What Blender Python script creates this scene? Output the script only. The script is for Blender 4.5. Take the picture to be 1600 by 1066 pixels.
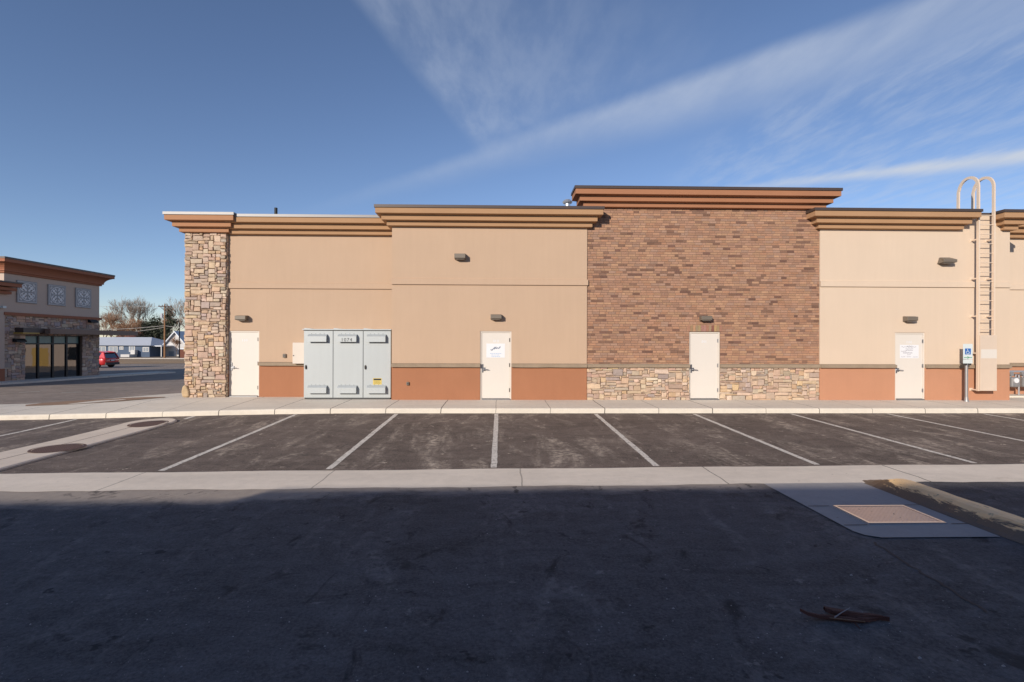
import bpy, bmesh, math, random
from mathutils import Vector, Matrix
R = math.radians
random.seed(11)
scn = bpy.context.scene
for o in list(bpy.data.objects):
    bpy.data.objects.remove(o)
COL = scn.collection

# ------------------------------------------------------------------ camera
CAMZ, YAW, ROLL, F, HY = 1.79, R(1.3), R(0.17), 801.0, 535.0
_F = Vector((math.sin(YAW), math.cos(YAW), 0)); _R0 = Vector((math.cos(YAW), -math.sin(YAW), 0)); _U0 = Vector((0, 0, 1))
_R = _R0 * math.cos(ROLL) + _U0 * math.sin(ROLL); _U = _U0 * math.cos(ROLL) - _R0 * math.sin(ROLL)
cd = bpy.data.cameras.new('camera'); cam = bpy.data.objects.new('camera', cd); COL.objects.link(cam)
cam.matrix_world = Matrix(((_R.x, _U.x, -_F.x, 0), (_R.y, _U.y, -_F.y, 0), (_R.z, _U.z, -_F.z, CAMZ), (0, 0, 0, 1)))
cd.sensor_width = 36; cd.lens = 36 * F / 1600; cd.shift_y = (HY - 533) / 1600; cd.clip_start = .05; cd.clip_end = 3000
scn.camera = cam
def ray(px, py): return _F + _R * ((px - 800) / F) - _U * ((py - HY) / F)
def at(px, py, Y):                    # point of the vertical plane Y that the photo shows at this pixel
    d = ray(px, py); return Vector((0, 0, CAMZ)) + d * (Y / d.y)
def X(px, Y): return at(px, 535, Y).x
def Z(px, py, Y): return at(px, py, Y).z

# ------------------------------------------------------------------ light
SUN = Vector((-.63, -1, .41)).normalized()
sl = bpy.data.lights.new('sun', 'SUN'); sl.energy = 4.65; sl.angle = R(.5); sl.color = (1, .905, .785)
so = bpy.data.objects.new('sun', sl); COL.objects.link(so); so.rotation_euler = SUN.to_track_quat('Z', 'Y').to_euler(); so.location = (-20, -30, 30)
scn.view_settings.view_transform = 'Standard'; scn.view_settings.look = 'None'; scn.view_settings.gamma = 1
scn.view_settings.exposure = 0.0
w = bpy.data.worlds.new('World'); scn.world = w; w.use_nodes = True
NT = w.node_tree; NT.nodes.clear()
def nd(nt, t, **kw):
    n = nt.nodes.new(t)
    for k, v in kw.items(): setattr(n, k, v)
    return n
def lk(nt, a, b): nt.links.new(a, b)
def mth(nt, op, a, b=None, c=None, clamp=False):
    n = nd(nt, 'ShaderNodeMath', operation=op, use_clamp=clamp)
    for i, v in enumerate((a, b, c)):
        if v is None: continue
        if isinstance(v, (int, float)): n.inputs[i].default_value = v
        else: lk(nt, v, n.inputs[i])
    return n.outputs[0]
def sstep(nt, v, a, b):
    n = nd(nt, 'ShaderNodeMapRange', interpolation_type='SMOOTHSTEP'); lk(nt, v, n.inputs[0])
    n.inputs[1].default_value = a; n.inputs[2].default_value = b; return n.outputs[0]
sky = nd(NT, 'ShaderNodeTexSky', sky_type='NISHITA', sun_disc=False)
sky.sun_elevation = math.asin(SUN.z); sky.sun_rotation = math.atan2(SUN.x, SUN.y)
sky.altitude = 2500; sky.air_density = 1.15; sky.dust_density = .0; sky.ozone_density = 3.0
tc = nd(NT, 'ShaderNodeTexCoord')
def dotn(v):
    n = nd(NT, 'ShaderNodeVectorMath', operation='DOT_PRODUCT'); lk(NT, tc.outputs['Generated'], n.inputs[0]); n.inputs[1].default_value = v; return n.outputs['Value']
def edge(p, q):                       # plane through the eye and a straight cloud edge; positive below / right of it
    n = ray(*p).cross(ray(*q)).normalized(); return dotn(n)
def cloudnoise(scale, sx, sy, detail, rough, rot=0, dist=0.0):
    sep = nd(NT, 'ShaderNodeSeparateXYZ'); lk(NT, tc.outputs['Generated'], sep.inputs[0])
    zz = mth(NT, 'MAXIMUM', sep.outputs[2], .03)
    cmb = nd(NT, 'ShaderNodeCombineXYZ'); lk(NT, mth(NT, 'DIVIDE', sep.outputs[0], zz), cmb.inputs[0]); lk(NT, mth(NT, 'DIVIDE', sep.outputs[1], zz), cmb.inputs[1])
    mp = nd(NT, 'ShaderNodeMapping'); lk(NT, cmb.outputs[0], mp.inputs[0]); mp.inputs['Rotation'].default_value = (0, 0, rot); mp.inputs['Scale'].default_value = (sx, sy, 1)
    nz = nd(NT, 'ShaderNodeTexNoise'); lk(NT, mp.outputs[0], nz.inputs[0]); nz.inputs['Scale'].default_value = scale
    nz.inputs['Detail'].default_value = detail; nz.inputs['Roughness'].default_value = rough; nz.inputs['Distortion'].default_value = dist; return nz.outputs[0]
nA = cloudnoise(1.1, 1, .35, 8, .62, R(35), .3); nB = cloudnoise(8, 1, .36, 6, .6, R(-25), .15); nC = cloudnoise(.8, 1, 1, 5, .55, 0, .2)
wob = mth(NT, 'MULTIPLY', mth(NT, 'SUBTRACT', nC, .5), .10)
wob2 = mth(NT, 'MULTIPLY', mth(NT, 'SUBTRACT', nB, .5), .03)
def wb(v, s=1.0): return mth(NT, 'ADD', v, mth(NT, 'MULTIPLY', mth(NT, 'ADD', wob, wob2), s))
e1 = wb(edge((560, 300), (1394, 4)), .22); e1b = wb(edge((552, 316), (1600, 95)), .35)
s1 = mth(NT, 'MULTIPLY', sstep(NT, e1, -.010, .018), sstep(NT, e1b, .016, -.075))
e2 = wb(edge((562, 7), (727, 210)), .3)
e2 = mth(NT, 'MULTIPLY', e2, -1)
s2 = mth(NT, 'MULTIPLY', mth(NT, 'MULTIPLY', sstep(NT, e2, -.012, .018), sstep(NT, e2, .50, .0)), sstep(NT, e1, .02, -.03))
s2 = mth(NT, 'MULTIPLY', s2, mth(NT, 'ADD', .3, mth(NT, 'MULTIPLY', sstep(NT, nB, .3, .7), .7)))
e3 = wb(edge((1240, 285), (1600, 236)), .16); e3b = wb(edge((1240, 291), (1600, 258)), .16)
s3 = mth(NT, 'MULTIPLY', sstep(NT, e3, -.010, .005), sstep(NT, e3b, .006, -.012))
e4 = edge((820, 330), (1100, 215)); e5 = edge((640, 330), (1150, 150))
s4 = mth(NT, 'MULTIPLY', mth(NT, 'MULTIPLY', sstep(NT, e5, .01, .06), sstep(NT, edge((1060, 330), (1140, 200)), -.08, .06)), sstep(NT, nB, .35, .72))
dens = mth(NT, 'MULTIPLY', s1, mth(NT, 'ADD', .27, mth(NT, 'MULTIPLY', mth(NT, 'ADD', sstep(NT, nA, .32, .68), mth(NT, 'MULTIPLY', mth(NT, 'SUBTRACT', nB, .5), .7)), .36)))
dens = mth(NT, 'ADD', dens, mth(NT, 'MULTIPLY', s2, .27))
dens = mth(NT, 'ADD', dens, mth(NT, 'MULTIPLY', s3, .85))
dens = mth(NT, 'ADD', dens, mth(NT, 'MULTIPLY', s4, .26))
dens = mth(NT, 'MULTIPLY', dens, 1.0, clamp=True)
mixc = nd(NT, 'ShaderNodeMix', data_type='RGBA'); lk(NT, dens, mixc.inputs[0]); skt = nd(NT, 'ShaderNodeVectorMath', operation='MULTIPLY'); lk(NT, sky.outputs[0], skt.inputs[0]); skt.inputs[1].default_value = (1.05, .96, .99); lk(NT, skt.outputs[0], mixc.inputs[6]); mixc.inputs[7].default_value = (4.3, 4.8, 5.7, 1)
bg = nd(NT, 'ShaderNodeBackground'); lk(NT, mixc.outputs[2], bg.inputs[0]); bg.inputs[1].default_value = .13
wo = nd(NT, 'ShaderNodeOutputWorld'); lk(NT, bg.outputs[0], wo.inputs[0])

# ------------------------------------------------------------------ materials
def base_mat(name):
    m = bpy.data.materials.new(name); m.use_nodes = True; nt = m.node_tree
    return m, nt, nt.nodes['Principled BSDF']
def noise(nt, vec, scale, detail=4, rough=.55, dist=0):
    n = nd(nt, 'ShaderNodeTexNoise'); lk(nt, vec, n.inputs[0]); n.inputs['Scale'].default_value = scale
    n.inputs['Detail'].default_value = detail; n.inputs['Roughness'].default_value = rough; n.inputs['Distortion'].default_value = dist; return n.outputs[0]
def scaled(nt, vec, s, rot=(0, 0, 0), loc=(0, 0, 0)):
    mp = nd(nt, 'ShaderNodeMapping'); lk(nt, vec, mp.inputs[0]); mp.inputs['Scale'].default_value = s; mp.inputs['Rotation'].default_value = rot; mp.inputs['Location'].default_value = loc; return mp.outputs[0]
def mixcol(nt, fac, a, b, blend='MIX'):
    n = nd(nt, 'ShaderNodeMix', data_type='RGBA', blend_type=blend)
    for s, v in ((0, fac), (6, a), (7, b)):
        if isinstance(v, (int, float)): n.inputs[s].default_value = v
        elif isinstance(v, tuple): n.inputs[s].default_value = v + ((1,) if len(v) == 3 else ())
        else: lk(nt, v, n.inputs[s])
    return n.outputs[2]
def grey(nt, v):
    c = nd(nt, 'ShaderNodeCombineColor')
    for i in range(3): lk(nt, v, c.inputs[i])
    return c.outputs[0]
def bump(nt, bs, h, strength, dist=.01):
    b = nd(nt, 'ShaderNodeBump'); b.inputs['Strength'].default_value = strength; b.inputs['Distance'].default_value = dist; lk(nt, h, b.inputs['Height']); lk(nt, b.outputs[0], bs.inputs['Normal'])
def pos(nt):
    t = nd(nt, 'ShaderNodeTexCoord'); return t.outputs['Object']
def mat(name, col, rough=.7, metal=0, var=.12, vs=1.5, fine=.06, fs=60, bmp=.15, bdist=.004, spec=.5, attr=False, streak=0, coat=0):
    m, nt, bs = base_mat(name); p = pos(nt)
    big = noise(nt, p, vs, 5, .6); sm = noise(nt, p, fs, 3, .6)
    f = mth(nt, 'ADD', mth(nt, 'ADD', 1, mth(nt, 'MULTIPLY', mth(nt, 'SUBTRACT', big, .5), 2 * var)), mth(nt, 'MULTIPLY', mth(nt, 'SUBTRACT', sm, .5), 2 * fine))
    if streak:
        st = noise(nt, scaled(nt, p, (5, 5, .35)), 1.6, 5, .65); f = mth(nt, 'ADD', f, mth(nt, 'MULTIPLY', mth(nt, 'SUBTRACT', st, .5), 2 * streak))
    f = mth(nt, 'MULTIPLY', f, .9)
    if attr:
        a = nd(nt, 'ShaderNodeAttribute'); a.attribute_name = 'col'; src = a.outputs[0]
    else: src = col
    lk(nt, mixcol(nt, 1.0, src, grey(nt, f), 'MULTIPLY'), bs.inputs['Base Color'])
    bs.inputs['Roughness'].default_value = rough; bs.inputs['Metallic'].default_value = metal; bs.inputs['Specular IOR Level'].default_value = spec
    if coat: bs.inputs['Coat Weight'].default_value = coat; bs.inputs['Coat Roughness'].default_value = .05
    if bmp: bump(nt, bs, sm, bmp, bdist)
    return m
def asphalt(name, base, dust, dustcol, seed, tar=.0, apron=False):
    m, nt, bs = base_mat(name); p = pos(nt)
    agg = noise(nt, p, 150, 3, .7); mid = noise(nt, scaled(nt, p, (1, 1, 1), loc=(seed, 0, 0)), 7, 6, .65); big = noise(nt, scaled(nt, p, (.6, 1, 1), loc=(seed, 3, 0)), .55, 5, .6, .5)
    ag2 = noise(nt, p, 38, 3, .7)
    f = mth(nt, 'ADD', mth(nt, 'MULTIPLY', agg, 1.1), mth(nt, 'ADD', mth(nt, 'MULTIPLY', mid, .7), mth(nt, 'MULTIPLY', big, .7)))
    f = mth(nt, 'ADD', f, mth(nt, 'MULTIPLY', mth(nt, 'SUBTRACT', noise(nt, scaled(nt, p, (.55, 1.5, 1), loc=(seed, 5, 0)), 2.3, 7, .72, .6), .5), 1.5))
    f = mth(nt, 'ADD', mth(nt, 'SUBTRACT', f, .25), mth(nt, 'MULTIPLY', mth(nt, 'SUBTRACT', ag2, .5), 1.8))
    c = mixcol(nt, 1.0, base, grey(nt, mth(nt, 'MAXIMUM', f, .25)), 'MULTIPLY')
    speck = nd(nt, 'ShaderNodeTexVoronoi'); lk(nt, p, speck.inputs[0]); speck.inputs['Scale'].default_value = 45
    sp = mth(nt, 'MULTIPLY', mth(nt, 'LESS_THAN', speck.outputs['Distance'], .17), mth(nt, 'GREATER_THAN', noise(nt, p, 21, 2), .60))
    c = mixcol(nt, mth(nt, 'MULTIPLY', sp, .5), c, (.30, .28, .27))
    d1 = noise(nt, scaled(nt, p, (1.3, .42, 1), rot=(0, 0, R(8)), loc=(seed * 2, 1, 0)), 1.3, 7, .68, .7); d2 = noise(nt, p, 9, 6, .75)
    dm = mth(nt, 'MULTIPLY', sstep(nt, d1, .47, .72), sstep(nt, d2, .36, .66))
    sc = mth(nt, 'MULTIPLY', sstep(nt, noise(nt, scaled(nt, p, (1, 1, 1), loc=(seed, 7, 0)), 3.3, 5, .8), .61, .69), .9)
    dm = mth(nt, 'MULTIPLY', mth(nt, 'MAXIMUM', dm, sc), dust)
    c = mixcol(nt, dm, c, dustcol)
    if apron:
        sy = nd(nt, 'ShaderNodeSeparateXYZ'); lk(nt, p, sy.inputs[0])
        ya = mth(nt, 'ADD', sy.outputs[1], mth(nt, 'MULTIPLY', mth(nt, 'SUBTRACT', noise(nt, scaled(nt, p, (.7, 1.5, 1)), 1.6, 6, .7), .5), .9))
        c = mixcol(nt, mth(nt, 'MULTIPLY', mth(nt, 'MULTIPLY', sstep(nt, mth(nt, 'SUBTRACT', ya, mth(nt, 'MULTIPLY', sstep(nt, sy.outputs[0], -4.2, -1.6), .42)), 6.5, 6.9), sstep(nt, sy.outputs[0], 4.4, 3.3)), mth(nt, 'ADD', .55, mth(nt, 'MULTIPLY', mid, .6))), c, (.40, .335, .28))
    if tar:
        t = mth(nt, 'MAXIMUM', sstep(nt, noise(nt, scaled(nt, p, (1, .6, 1), loc=(2, seed, 0)), 1.9, 6, .7, 1.0), .56, .68), sstep(nt, noise(nt, scaled(nt, p, (1, 1, 1), loc=(7, seed, 0)), 4.5, 3, .6), .67, .72)); c = mixcol(nt, mth(nt, 'MULTIPLY', t, tar), c, (.018, .018, .02))
    lk(nt, c, bs.inputs['Base Color']); bs.inputs['Roughness'].default_value = .85; bs.inputs['Specular IOR Level'].default_value = .3
    bump(nt, bs, mth(nt, 'ADD', agg, ag2), .55, .006); return m
def concrete(name, base, jx=None, jstep=1.5, stain=.25, seed=0, jy=None):
    m, nt, bs = base_mat(name); p = pos(nt)
    big = noise(nt, scaled(nt, p, (.35, 1.2, 1), loc=(seed, 0, 0)), 1.2, 7, .65, .4); sm = noise(nt, p, 55, 4, .7); mid = noise(nt, p, 6, 6, .7)
    f = mth(nt, 'ADD', .62, mth(nt, 'ADD', mth(nt, 'MULTIPLY', big, stain * 1.6), mth(nt, 'ADD', mth(nt, 'MULTIPLY', sm, .2), mth(nt, 'MULTIPLY', mid, .32))))
    f = mth(nt, 'MULTIPLY', f, mth(nt, 'SUBTRACT', 1.05, stain * .8 - .2))
    c = mixcol(nt, 1.0, base, grey(nt, f), 'MULTIPLY')
    rust = mth(nt, 'MULTIPLY', sstep(nt, noise(nt, scaled(nt, p, (.5, 1.4, 1), loc=(3, seed, 0)), 1.1, 6, .7), .58, .75), .35); c = mixcol(nt, rust, c, (.36, .25, .16))
    spots = mth(nt, 'MULTIPLY', sstep(nt, noise(nt, p, 14, 3, .6), .70, .76), .45); c = mixcol(nt, spots, c, (.12, .10, .085))
    if jx is not None:
        s = nd(nt, 'ShaderNodeSeparateXYZ'); lk(nt, p, s.inputs[0])
        xx = mth(nt, 'ADD', s.outputs[0], mth(nt, 'MULTIPLY', mth(nt, 'SUBTRACT', noise(nt, scaled(nt, p, (.02, 1, 1)), 2.5, 3), .5), .06))
        fr = mth(nt, 'ABSOLUTE', mth(nt, 'SUBTRACT', mth(nt, 'FRACT', mth(nt, 'ADD', mth(nt, 'DIVIDE', mth(nt, 'SUBTRACT', xx, jx), jstep), .5)), .5))
        ln = mth(nt, 'MULTIPLY', mth(nt, 'LESS_THAN', fr, .011 / jstep), mth(nt, 'ADD', .45, mth(nt, 'MULTIPLY', sstep(nt, noise(nt, scaled(nt, p, (.6, .01, .01)), 1.0, 1), .4, .6), .5)))
        c = mixcol(nt, ln, c, (.05, .042, .036))
    lk(nt, c, bs.inputs['Base Color']); bs.inputs['Roughness'].default_value = .85; bs.inputs['Specular IOR Level'].default_value = .3
    bump(nt, bs, mth(nt, 'ADD', sm, mid), .25, .006); return m

M = {}
M['stucco'] = mat('stucco', (.555, .395, .278), .9, 0, .05, .9, .05, 120, .35, .004, .2, streak=.04)
M['stucco_lit'] = mat('stucco_lit', (.70, .555, .425), .9, 0, .04, .9, .05, 120, .35, .004, .2, streak=.035)  # brighter light on the right-hand sections put into the tan stucco colour
M['wainscot'] = mat('wainscot', (.40, .180, .098), .9, 0, .10, 1.2, .06, 120, .35, .004, .2, streak=.035)
M['wainscot_lit'] = mat('wainscot_lit', (.53, .265, .16), .9, 0, .08, 1.2, .06, 120, .35, .004, .2, streak=.04)  # wainscot copy with the same right-hand brightening painted in
M['corn_tan'] = mat('cornice_tan', (.45, .265, .145), .85, 0, .10, 1, .04, 120, .2, .003, .25)
M['corn_brown'] = mat('cornice_brown', (.40, .185, .10), .85, 0, .10, 1, .04, 120, .2, .003, .25)
M['corn_orange'] = mat('cornice_orange', (.45, .23, .125), .85, 0, .10, 1, .04, 120, .2, .003, .25)
M['coping'] = mat('coping_bronze', (.085, .06, .052), .45, .2, .08, 2, .03, 40, 0)
M['coping_light'] = mat('coping_grey', (.23, .22, .22), .45, .2, .05, 2, .02, 40, 0)
M['ledge'] = mat('ledge_stone', (.33, .25, .175), .9, 0, .25, 4, .15, 40, .5, .01)
M['stone'] = mat('ledge_stone_blocks', None, .9, 0, .28, 9, .22, 60, .8, .012, .25, attr=True)
M['mortar'] = mat('mortar', (.19, .135, .10), .95, 0, .2, 8, .1, 60, .4)
M['brick'] = mat('face_brick', None, .85, 0, .18, 10, .14, 90, .5, .006, .3, attr=True)
M['brickmortar'] = mat('brick_mortar', (.22, .15, .115), .95, 0, .12, 8, .1, 60, .3)
M['door'] = mat('door_cream', (.745, .685, .615), .5, 0, .02, 1.2, .01, 60, .05, .002, .4, streak=.02)
M['frame'] = mat('frame_cream', (.73, .66, .58), .55, 0, .02, 2, .01, 60, 0)
M['steel'] = mat('satin_steel', (.42, .42, .44), .35, .9, .05, 5, .02, 40, 0)
M['darksteel'] = mat('dark_steel', (.10, .09, .085), .5, .6, .1, 5, .05, 40, 0)
M['bronze'] = mat('fixture_bronze', (.20, .165, .13), .55, .15, .08, 5, .04, 60, .05)
M['lens'] = mat('fixture_lens', (.30, .27, .24), .25, 0, .1, 5, .04, 60, 0)
M['cabinet'] = mat('cabinet_grey', (.475, .505, .51), .45, .1, .03, 1.3, .02, 90, .03, .002, .5, streak=.05)
M['cabinet_dark'] = mat('cabinet_gap', (.07, .07, .07), .7, 0, .1, 4, .04, 60, 0)
M['black'] = mat('black_paint', (.012, .012, .013), .6, 0, .1, 4, .04, 60, 0)
M['ink'] = mat('black_ink', (.02, .02, .02), .7, 0, .05, 4, .02, 60, 0)
M['grey_num'] = mat('worn_stencil', (.10, .10, .10), .7, 0, .1, 4, .02, 60, 0)
M['navy'] = mat('navy_ink', (.02, .06, .15), .7, 0, .05, 4, .02, 60, 0)
M['sky_ink'] = mat('pale_blue_ink', (.35, .5, .72), .7, 0, .05, 4, .02, 60, 0)
M['grey_ink'] = mat('grey_ink', (.33, .31, .36), .7, 0, .1, 4, .02, 60, 0)
M['paper'] = mat('paper', (.80, .80, .82), .6, 0, .02, 3, .01, 60, 0)
M['yellow'] = mat('sticker_yellow', (.66, .50, .12), .5, 0, .05, 8, .03, 60, 0)
M['beige_box'] = mat('beige_box', (.68, .60, .52), .5, 0, .03, 3, .02, 60, 0)
M['ladder'] = mat('ladder_cream', (.80, .64, .50), .5, .05, .03, 2, .02, 60, 0)
M['ladder_panel'] = mat('ladder_panel', (.72, .58, .46), .5, .05, .05, 2, .02, 60, 0, streak=.05)
M['galv'] = mat('galvanised', (.36, .35, .35), .5, .5, .12, 8, .05, 40, 0)
M['galv_light'] = mat('galvanised_light', (.62, .63, .66), .4, .7, .1, 8, .05, 40, 0)
M['sign_white'] = mat('sign_white', (.68, .74, .74), .4, 0, .02, 3, .01, 60, 0)
M['sign_blue'] = mat('sign_blue', (.02, .13, .46), .4, 0, .03, 3, .01, 60, 0)
M['sign_green'] = mat('sign_green', (.06, .32, .16), .4, 0, .05, 3, .01, 60, 0)
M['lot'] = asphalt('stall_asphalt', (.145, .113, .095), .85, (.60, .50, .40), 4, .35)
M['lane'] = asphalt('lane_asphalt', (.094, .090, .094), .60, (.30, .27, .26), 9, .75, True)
M['far_asphalt'] = asphalt('far_asphalt', (.29, .232, .19), .3, (.24, .19, .145), 2)
M['walk'] = concrete('sidewalk_concrete', (.61, .55, .465), -.12, 1.5, .25, 1)
M['gutter'] = concrete('gutter_concrete', (.66, .575, .48), .33, 3.0, .34, 5)
M['pad'] = concrete('pad_concrete', (.33, .31, .30), None, 1, .2, 8)
M['pan'] = concrete('pan_concrete', (.60, .51, .42), None, 1, .2, 3)
M['dirt'] = mat('tan_dirt', (.33, .20, .12), .95, 0, .25, 3, .12, 50, .3)
M['line'] = None
m, nt, bs = base_mat('stripe_paint'); p = pos(nt)
wr = sstep(nt, noise(nt, p, 16, 6, .75), .30, .52)
lk(nt, mixcol(nt, wr, (.16, .13, .11), mixcol(nt, noise(nt, p, 5, 4), (.58, .53, .46), (.80, .74, .66))), bs.inputs['Base Color']); bs.inputs['Roughness'].default_value = .8; M['line'] = m
m, nt, bs = base_mat('worn_yellow_kerb'); p = pos(nt)
sp_ = nd(nt, 'ShaderNodeSeparateXYZ'); lk(nt, p, sp_.inputs[0])
wr = sstep(nt, mth(nt, 'ADD', noise(nt, scaled(nt, p, (5, .9, 4)), 2.2, 7, .72, .4), mth(nt, 'MULTIPLY', mth(nt, 'SUBTRACT', -.125, sp_.outputs[2]), 2.2)), .515, .60)
wr2 = sstep(nt, noise(nt, p, 12, 6, .7), .60, .70)
c = mixcol(nt, noise(nt, p, 6, 6, .7), (.84, .49, .19), (.92, .67, .38)); c = mixcol(nt, mth(nt, 'MULTIPLY', wr2, .7), c, (.12, .10, .085)); c = mixcol(nt, mth(nt, 'MULTIPLY', wr, .92), c, (.022, .02, .021))
lk(nt, c, bs.inputs['Base Color']); bs.inputs['Roughness'].default_value = .42; bs.inputs['Specular IOR Level'].default_value = .9; bump(nt, bs, noise(nt, p, 40, 4), .4, .01); M['kerb_yellow'] = m
m, nt, bs = base_mat('rusty_plate'); p = pos(nt)
ck = nd(nt, 'ShaderNodeTexWave'); lk(nt, scaled(nt, p, (1, 1, 1), rot=(0, 0, R(45))), ck.inputs[0]); ck.inputs['Scale'].default_value = 9
ck2 = nd(nt, 'ShaderNodeTexWave'); lk(nt, scaled(nt, p, (1, 1, 1), rot=(0, 0, R(-45))), ck2.inputs[0]); ck2.inputs['Scale'].default_value = 9
h = mth(nt, 'MULTIPLY', ck.outputs[1], ck2.outputs[1])
c = mixcol(nt, noise(nt, p, 9, 6, .7), (.55, .43, .37), (.76, .62, .55)); c = mixcol(nt, mth(nt, 'MULTIPLY', h, .6), c, (.86, .73, .66)); c = mixcol(nt, sstep(nt, noise(nt, p, 20, 2), .68, .72), c, (.05, .04, .04))
lk(nt, c, bs.inputs['Base Color']); bs.inputs['Roughness'].default_value = .38; bs.inputs['Metallic'].default_value = .75; bump(nt, bs, h, .25, .006); M['plate'] = m
M['plate_frame'] = mat('plate_frame', (.95, .84, .78), .3, .85, .1, 5, .05, 60, 0)
m, nt, bs = base_mat('iron_cover'); p = pos(nt)
v = nd(nt, 'ShaderNodeTexVoronoi', distance='CHEBYCHEV'); lk(nt, p, v.inputs[0]); v.inputs['Scale'].default_value = 22; v.inputs['Randomness'].default_value = 0
h = sstep(nt, v.outputs['Distance'], .25, .4)
lk(nt, mixcol(nt, h, mixcol(nt, noise(nt, p, 8, 5), (.16, .09, .065), (.23, .14, .10)), (.09, .05, .04)), bs.inputs['Base Color']); bs.inputs['Roughness'].default_value = .75; bs.inputs['Metallic'].default_value = .2; bump(nt, bs, h, -.5, .01); M['iron'] = m
M['bark'] = mat('dry_bark', (.13, .048, .032), .8, 0, .4, 14, .25, 80, .5, .01)
M['bark_pale'] = mat('bark_edge', (.30, .17, .10), .8, 0, .3, 14, .2, 80, .3)
M['twig'] = mat('pale_twig', (.40, .34, .32), .8, 0, .2, 14, .2, 80, 0)
M['pebble'] = mat('pebbles', (.42, .39, .37), .8, 0, .4, 30, .1, 80, 0)
M['crack'] = mat('tar_crack', (.085, .06, .05), .8, 0, .3, 14, .2, 80, 0)
M['roof'] = mat('roof_membrane', (.5, .48, .45), .8, 0, .1, 1, .05, 20, 0)
# left shop and distance
M['grey_stucco'] = mat('grey_stucco', (.60, .47, .385), .9, 0, .05, 1, .04, 90, .2)
M['shop_brown'] = mat('shop_cornice_brown', (.36, .135, .07), .8, 0, .08, 1, .04, 60, .1)
M['panel_white'] = mat('medallion_white', (.85, .83, .82), .6, 0, .05, 3, .02, 60, 0)
M['panel_grey'] = mat('medallion_grey', (.36, .355, .36), .7, 0, .05, 3, .02, 60, 0)
M['mullion'] = mat('dark_mullion', (.015, .015, .017), .4, .3, .1, 4, .02, 60, 0)
def glass(name, tint, rough=.02, spec=1.0, wav=.015):
    m, nt, bs = base_mat(name); p = pos(nt); bs.inputs['Base Color'].default_value = tint + (1,); bs.inputs['Roughness'].default_value = rough
    bs.inputs['Specular IOR Level'].default_value = spec; bs.inputs['IOR'].default_value = 1.85
    n_ = noise(nt, p, 2.2, 2); bump(nt, bs, n_, wav, .05); return m
M['glass'] = glass('shop_glass', (.012, .014, .016)); M['transom'] = mat('transom_glass', (.17, .30, .30), .25, 0, .05, 2, .02, 30, 0)
M['carglass'] = glass('car_glass', (.01, .011, .013)); M['houseglass'] = mat('house_glass', (.30, .33, .37), .2, 0, .2, 3, .05, 20, 0)
M['canopy'] = mat('canopy_bronze', (.26, .17, .125), .6, .1, .1, 2, .04, 30, 0)
M['amber'] = mat('amber_strip', (.55, .36, .08), .5, 0, .1, 3, .04, 30, 0)
M['car_red'] = mat('car_paint_red', (.56, .018, .022), .3, .1, .02, 2, .01, 60, 0, coat=1)
M['tyre'] = mat('tyre_rubber', (.02, .02, .02), .85, 0, .1, 8, .05, 60, 0)
M['alloy'] = mat('alloy_rim', (.62, .62, .64), .3, .8, .05, 8, .02, 60, 0)
M['tail'] = mat('tail_lamp', (.45, .01, .01), .2, 0, .1, 8, .02, 60, 0)
M['trim'] = mat('car_black_trim', (.03, .03, .032), .6, 0, .1, 8, .02, 60, 0)
M['blue_siding'] = mat('blue_siding', (.075, .11, .175), .8, 0, .06, 1, .04, 8, 0)
M['white_siding'] = mat('white_siding', (.62, .60, .58), .8, 0, .06, 1, .04, 8, 0)
M['white_roof'] = mat('pale_metal_roof', (.66, .68, .72), .5, .1, .05, .5, .03, 8, 0)
M['red_roof'] = mat('red_shingle', (.20, .075, .055), .9, 0, .2, 1, .1, 8, 0)
M['brown_roof'] = mat('brown_shingle', (.12, .09, .08), .9, 0, .2, 1, .1, 8, 0)
M['rust_wall'] = mat('rust_board', (.17, .062, .04), .9, 0, .2, 1, .1, 8, 0)
M['yellow_door'] = mat('yellow_door', (.62, .40, .12), .6, 0, .05, 2, .02, 20, 0)
M['pole'] = mat('pole_wood', (.30, .155, .075), .9, 0, .15, 2, .1, 20, 0)
M['pole_dark'] = mat('pole_dark_wood', (.09, .055, .04), .9, 0, .15, 2, .1, 20, 0)
M['wire'] = mat('wire', (.45, .42, .40), .6, 0, .05, 2, .02, 20, 0)
M['twigs_grey'] = mat('bare_twigs_grey', (.27, .21, .165), .9, 0, .2, 1, .1, 8, 0)
M['twigs_red'] = mat('bare_twigs_russet', (.30, .165, .095), .9, 0, .25, 1, .1, 8, 0)
M['trunk'] = mat('tree_bark', (.17, .13, .10), .9, 0, .2, 1, .1, 8, 0)
M['needles'] = mat('evergreen_needles', (.055, .062, .036), .9, 0, .45, 1.2, .2, 8, 0)
M['straw'] = mat('dry_grass', (.34, .225, .125), .95, 0, .3, .4, .2, 6, .3)
M['ground'] = mat('winter_ground', (.27, .20, .135), .95, 0, .3, .2, .15, 3, .2)
M['tan_far'] = mat('neighbour_stucco', (.52, .37, .25), .9, 0, .06, .7, .05, 90, .2)

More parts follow.
